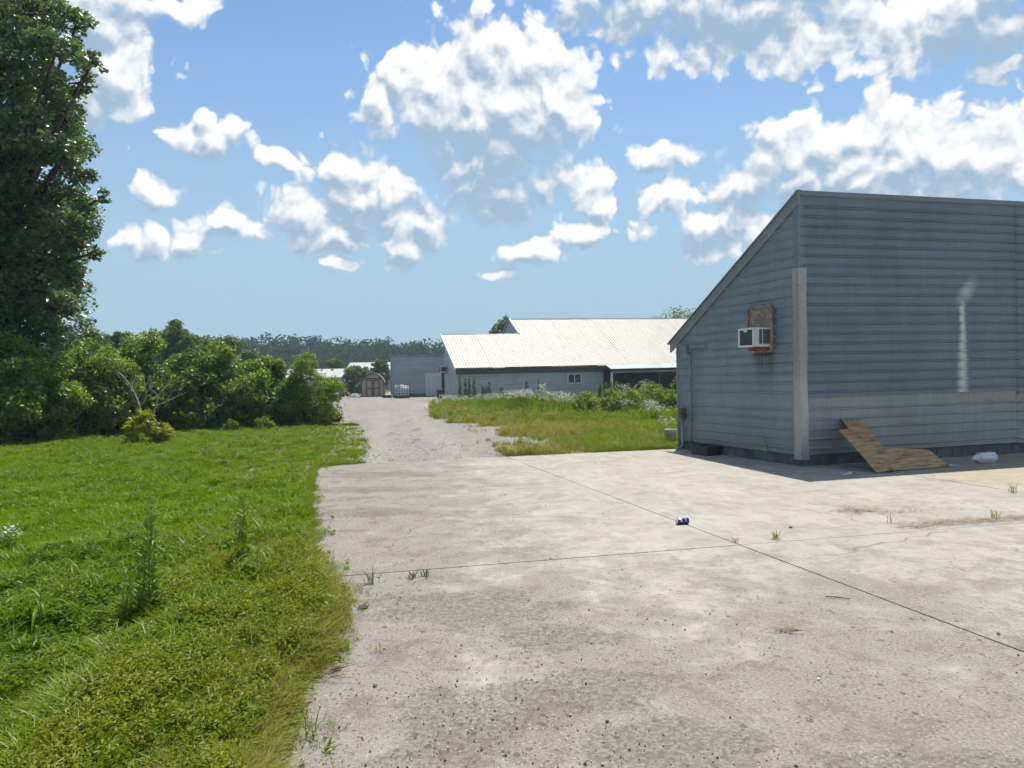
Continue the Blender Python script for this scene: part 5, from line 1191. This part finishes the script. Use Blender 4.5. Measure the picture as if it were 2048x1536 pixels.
# dead weeds in the shadow of the end wall
for k, (px, by, ty, ln, lab) in enumerate(((1537, 924, 850, -.18, 'thin dead weed with leaning tip at the foot of the end wall'), (1553, 925, 878, .12, 'dark withered weed beside the thin dead one at the end wall'))):
    r_ = np.random.default_rng(70+k); p = ground(px, by); h = at(px, ty, p[1])[2]; r = thing('dead_weed', lab, 'weed', (p[0], p[1], 0)); b = (ln*h, .02, h)
    MB().tube([(0, 0, 0), (ln*h*.2, 0, h*.5), b], [.006, .005, .002], 5).build('stem', M['brown_trim'], r)
    for i in range(7): t = r_.uniform(.25, .9); q = np.array([ln*h*t*t, 0, h*t]); MB().tube([q, q+np.array([r_.normal(0, .08), r_.normal(0, .05), .09])], [.003, .001], 4).build('twig', M['brown_trim'], r)
# tufts that sprout from the joints
for k, (px, py, s_, mm, lab) in enumerate(((745, 1168, 1.1, 'weed_dark', 'green tuft in the joint near the drying weeds'), (824, 1157, .5, 'weed_dark', 'tiny tuft in the joint right of the green tuft'), (850, 1152, .6, 'weed_dark', 'small sprig in the joint farther right of the green tuft'), (1472, 1085, .5, 'grass_dry', 'flat dry tuft near the crossing of the two joints'), (1552, 1078, .8, 'grass_olive', 'pale dry tuft in the joint right of the crossing'), (1782, 1045, .9, 'grass_dry', 'lone thin sprig standing among straw on the right'), (1990, 1036, 1.0, 'grass_olive', 'sparse tuft in the straw line at the right edge'), (2025, 985, 1.0, 'grass_olive', 'sparse tuft on the yellowish slab at the right edge'), (1783, 945, .8, 'weed_dark', 'green tuft growing at the plywood lower edge'))):
    r_ = np.random.default_rng(500+k); p = ground(px, py); V, Fc, T = blade_tuft(22 if mm != 'grass_dry' else 9, .16*s_, .0028, .06*s_, r_, 1.0); o = link('joint_tuft', np_mesh('joint_tuft', V, Fc, T), M[mm]); o.location = (p[0], p[1], .0); tag(o, lab, 'tuft', 'tufts sprouting on the slab')
def straw():
    r_ = np.random.default_rng(91); V = []; Fc = []; n = 0
    for (px, py, wx, wy, c) in ((1710, 1022, 40, 7, 420), (1790, 1024, 70, 7, 260), (1880, 1047, 60, 6, 380), (1960, 1042, 70, 6, 380), (1830, 1055, 40, 5, 160), (2030, 1036, 40, 5, 200), (1900, 962, 70, 4, 160), (1850, 1000, 120, 20, 130), (1565, 1262, 22, 5, 60), (660, 1340, 30, 20, 90)):
        for i in range(c):
            p = ground(px+r_.normal(0, wx*.6), py+r_.normal(0, wy*.6)); a = r_.normal(NA, .6); L_ = r_.uniform(.02, .10); w = r_.uniform(.001, .0028); z = abs(r_.normal(.006, .008))+.004
            d = np.array([math.cos(a), math.sin(a), r_.normal(0, .12)])*L_; s_ = np.array([-math.sin(a), math.cos(a), 0])*w; q = np.array([p[0], p[1], z])
            V += [q-s_, q+s_, q+d+s_, q+d-s_]; Fc.append((n, n+1, n+2, n+3)); n += 4
    V = np.array(V); V[:, 2] = np.maximum(V[:, 2], .004)
    o = link('dry_straw', np_mesh('dry_straw', V, Fc), M['straw']); struct(o, 'stuff'); o['label'] = 'dry straw litter washed along the slab joints'
straw()
# small litter, each a thing
def lump(name, label, cat, px, py, s_, m, seed, flat=.6):
    r_ = np.random.default_rng(seed); bm = bmesh.new(); bmesh.ops.create_icosphere(bm, subdivisions=2, radius=1)
    for v in bm.verts: v.co = Vector((v.co.x*s_, v.co.y*s_*.75, max(-.4, v.co.z)*s_*flat))*r_.uniform(.85, 1.1)
    me = bpy.data.meshes.new(name); bm.to_mesh(me); bm.free(); p = ground(px, py); o = link(name, me, m); o.location = (p[0], p[1], s_*flat*.4+.003); o.rotation_euler.z = r_.uniform(0, 6); return tag(o, label, cat)
lump('pebble', 'dark rounded pebble right of the blue can', 'stone', 1581, 1056, .024, M['stone'], 1)
lump('pebble', 'grey square pebble near the drying weeds at lower left of the slab', 'stone', 750, 1373, .016, M['grey_plastic'], 2, .8)
lump('pebble', 'pale pebble below the short stick', 'stone', 1637, 1360, .011, M['paper'], 3)
lump('pebble', 'dark pebble near the right edge beyond the long joint', 'stone', 1997, 1270, .014, M['stone'], 4, .9)
lump('soil_clod', 'brown soil clod on the slab beside the drying weeds', 'clod', 726, 1216, .05, M['bark'], 5, .25)
lump('soil_clod', 'dark soil clod at the tip of the drying weeds', 'clod', 672, 1342, .035, M['bark'], 6, .5)
p = ground(1650, 1196); q = ground(1700, 1200)
o = MB().tube([(0, 0, .012), tuple(.5*(q-p)+(0, .012, .012)), tuple((q-p)+(0, 0, .010))], [.004, .005, .003], 5).build('stick', M['rust']); o.location = p; tag(o, 'short reddish stick lying at the long diagonal joint', 'stick')
p = ground(1692, 950); o = MB().prism([(-.10, -.03, .006), (.08, -.02, .02), (.12, .05, .05), (-.05, .03, .008)], (0, .002, .002)).build('paper_scrap', M['paper']); o.location = p; tag(o, 'torn pale paper scrap in the shadow of the building', 'paper')
p = ground(1908, 932); o = MB().prism([(-.12, -.04, .012), (.14, -.02, .004), (.10, .05, .006), (-.10, .06, .02)], (0, .0, .004)).build('paper_scrap', M['paper']); o.location = p; tag(o, 'flat grey scrap at the right tip of the plywood', 'scrap')

# ------------------------------------------------------------------ haze
def haze():
    m = bpy.data.materials.new('haze'); m.use_nodes = True; t = m.node_tree; t.nodes.clear(); N = NT(t); out = N.n('ShaderNodeOutputMaterial')
    v = N.n('ShaderNodeVolumePrincipled'); v.inputs['Color'].default_value = (.70, .88, 1.0, 1); v.inputs['Density'].default_value = .0006; v.inputs['Anisotropy'].default_value = .0; v.inputs['Density Attribute'].default_value = ''; m.cycles.homogeneous_volume = True
    t.links.new(v.outputs[0], out.inputs['Volume'])
    o = MB().box((-1000, -90, -1.1), (1000, 1600, 24)).build('haze', m); struct(o, 'stuff'); o['label'] = 'thin summer haze'
haze()
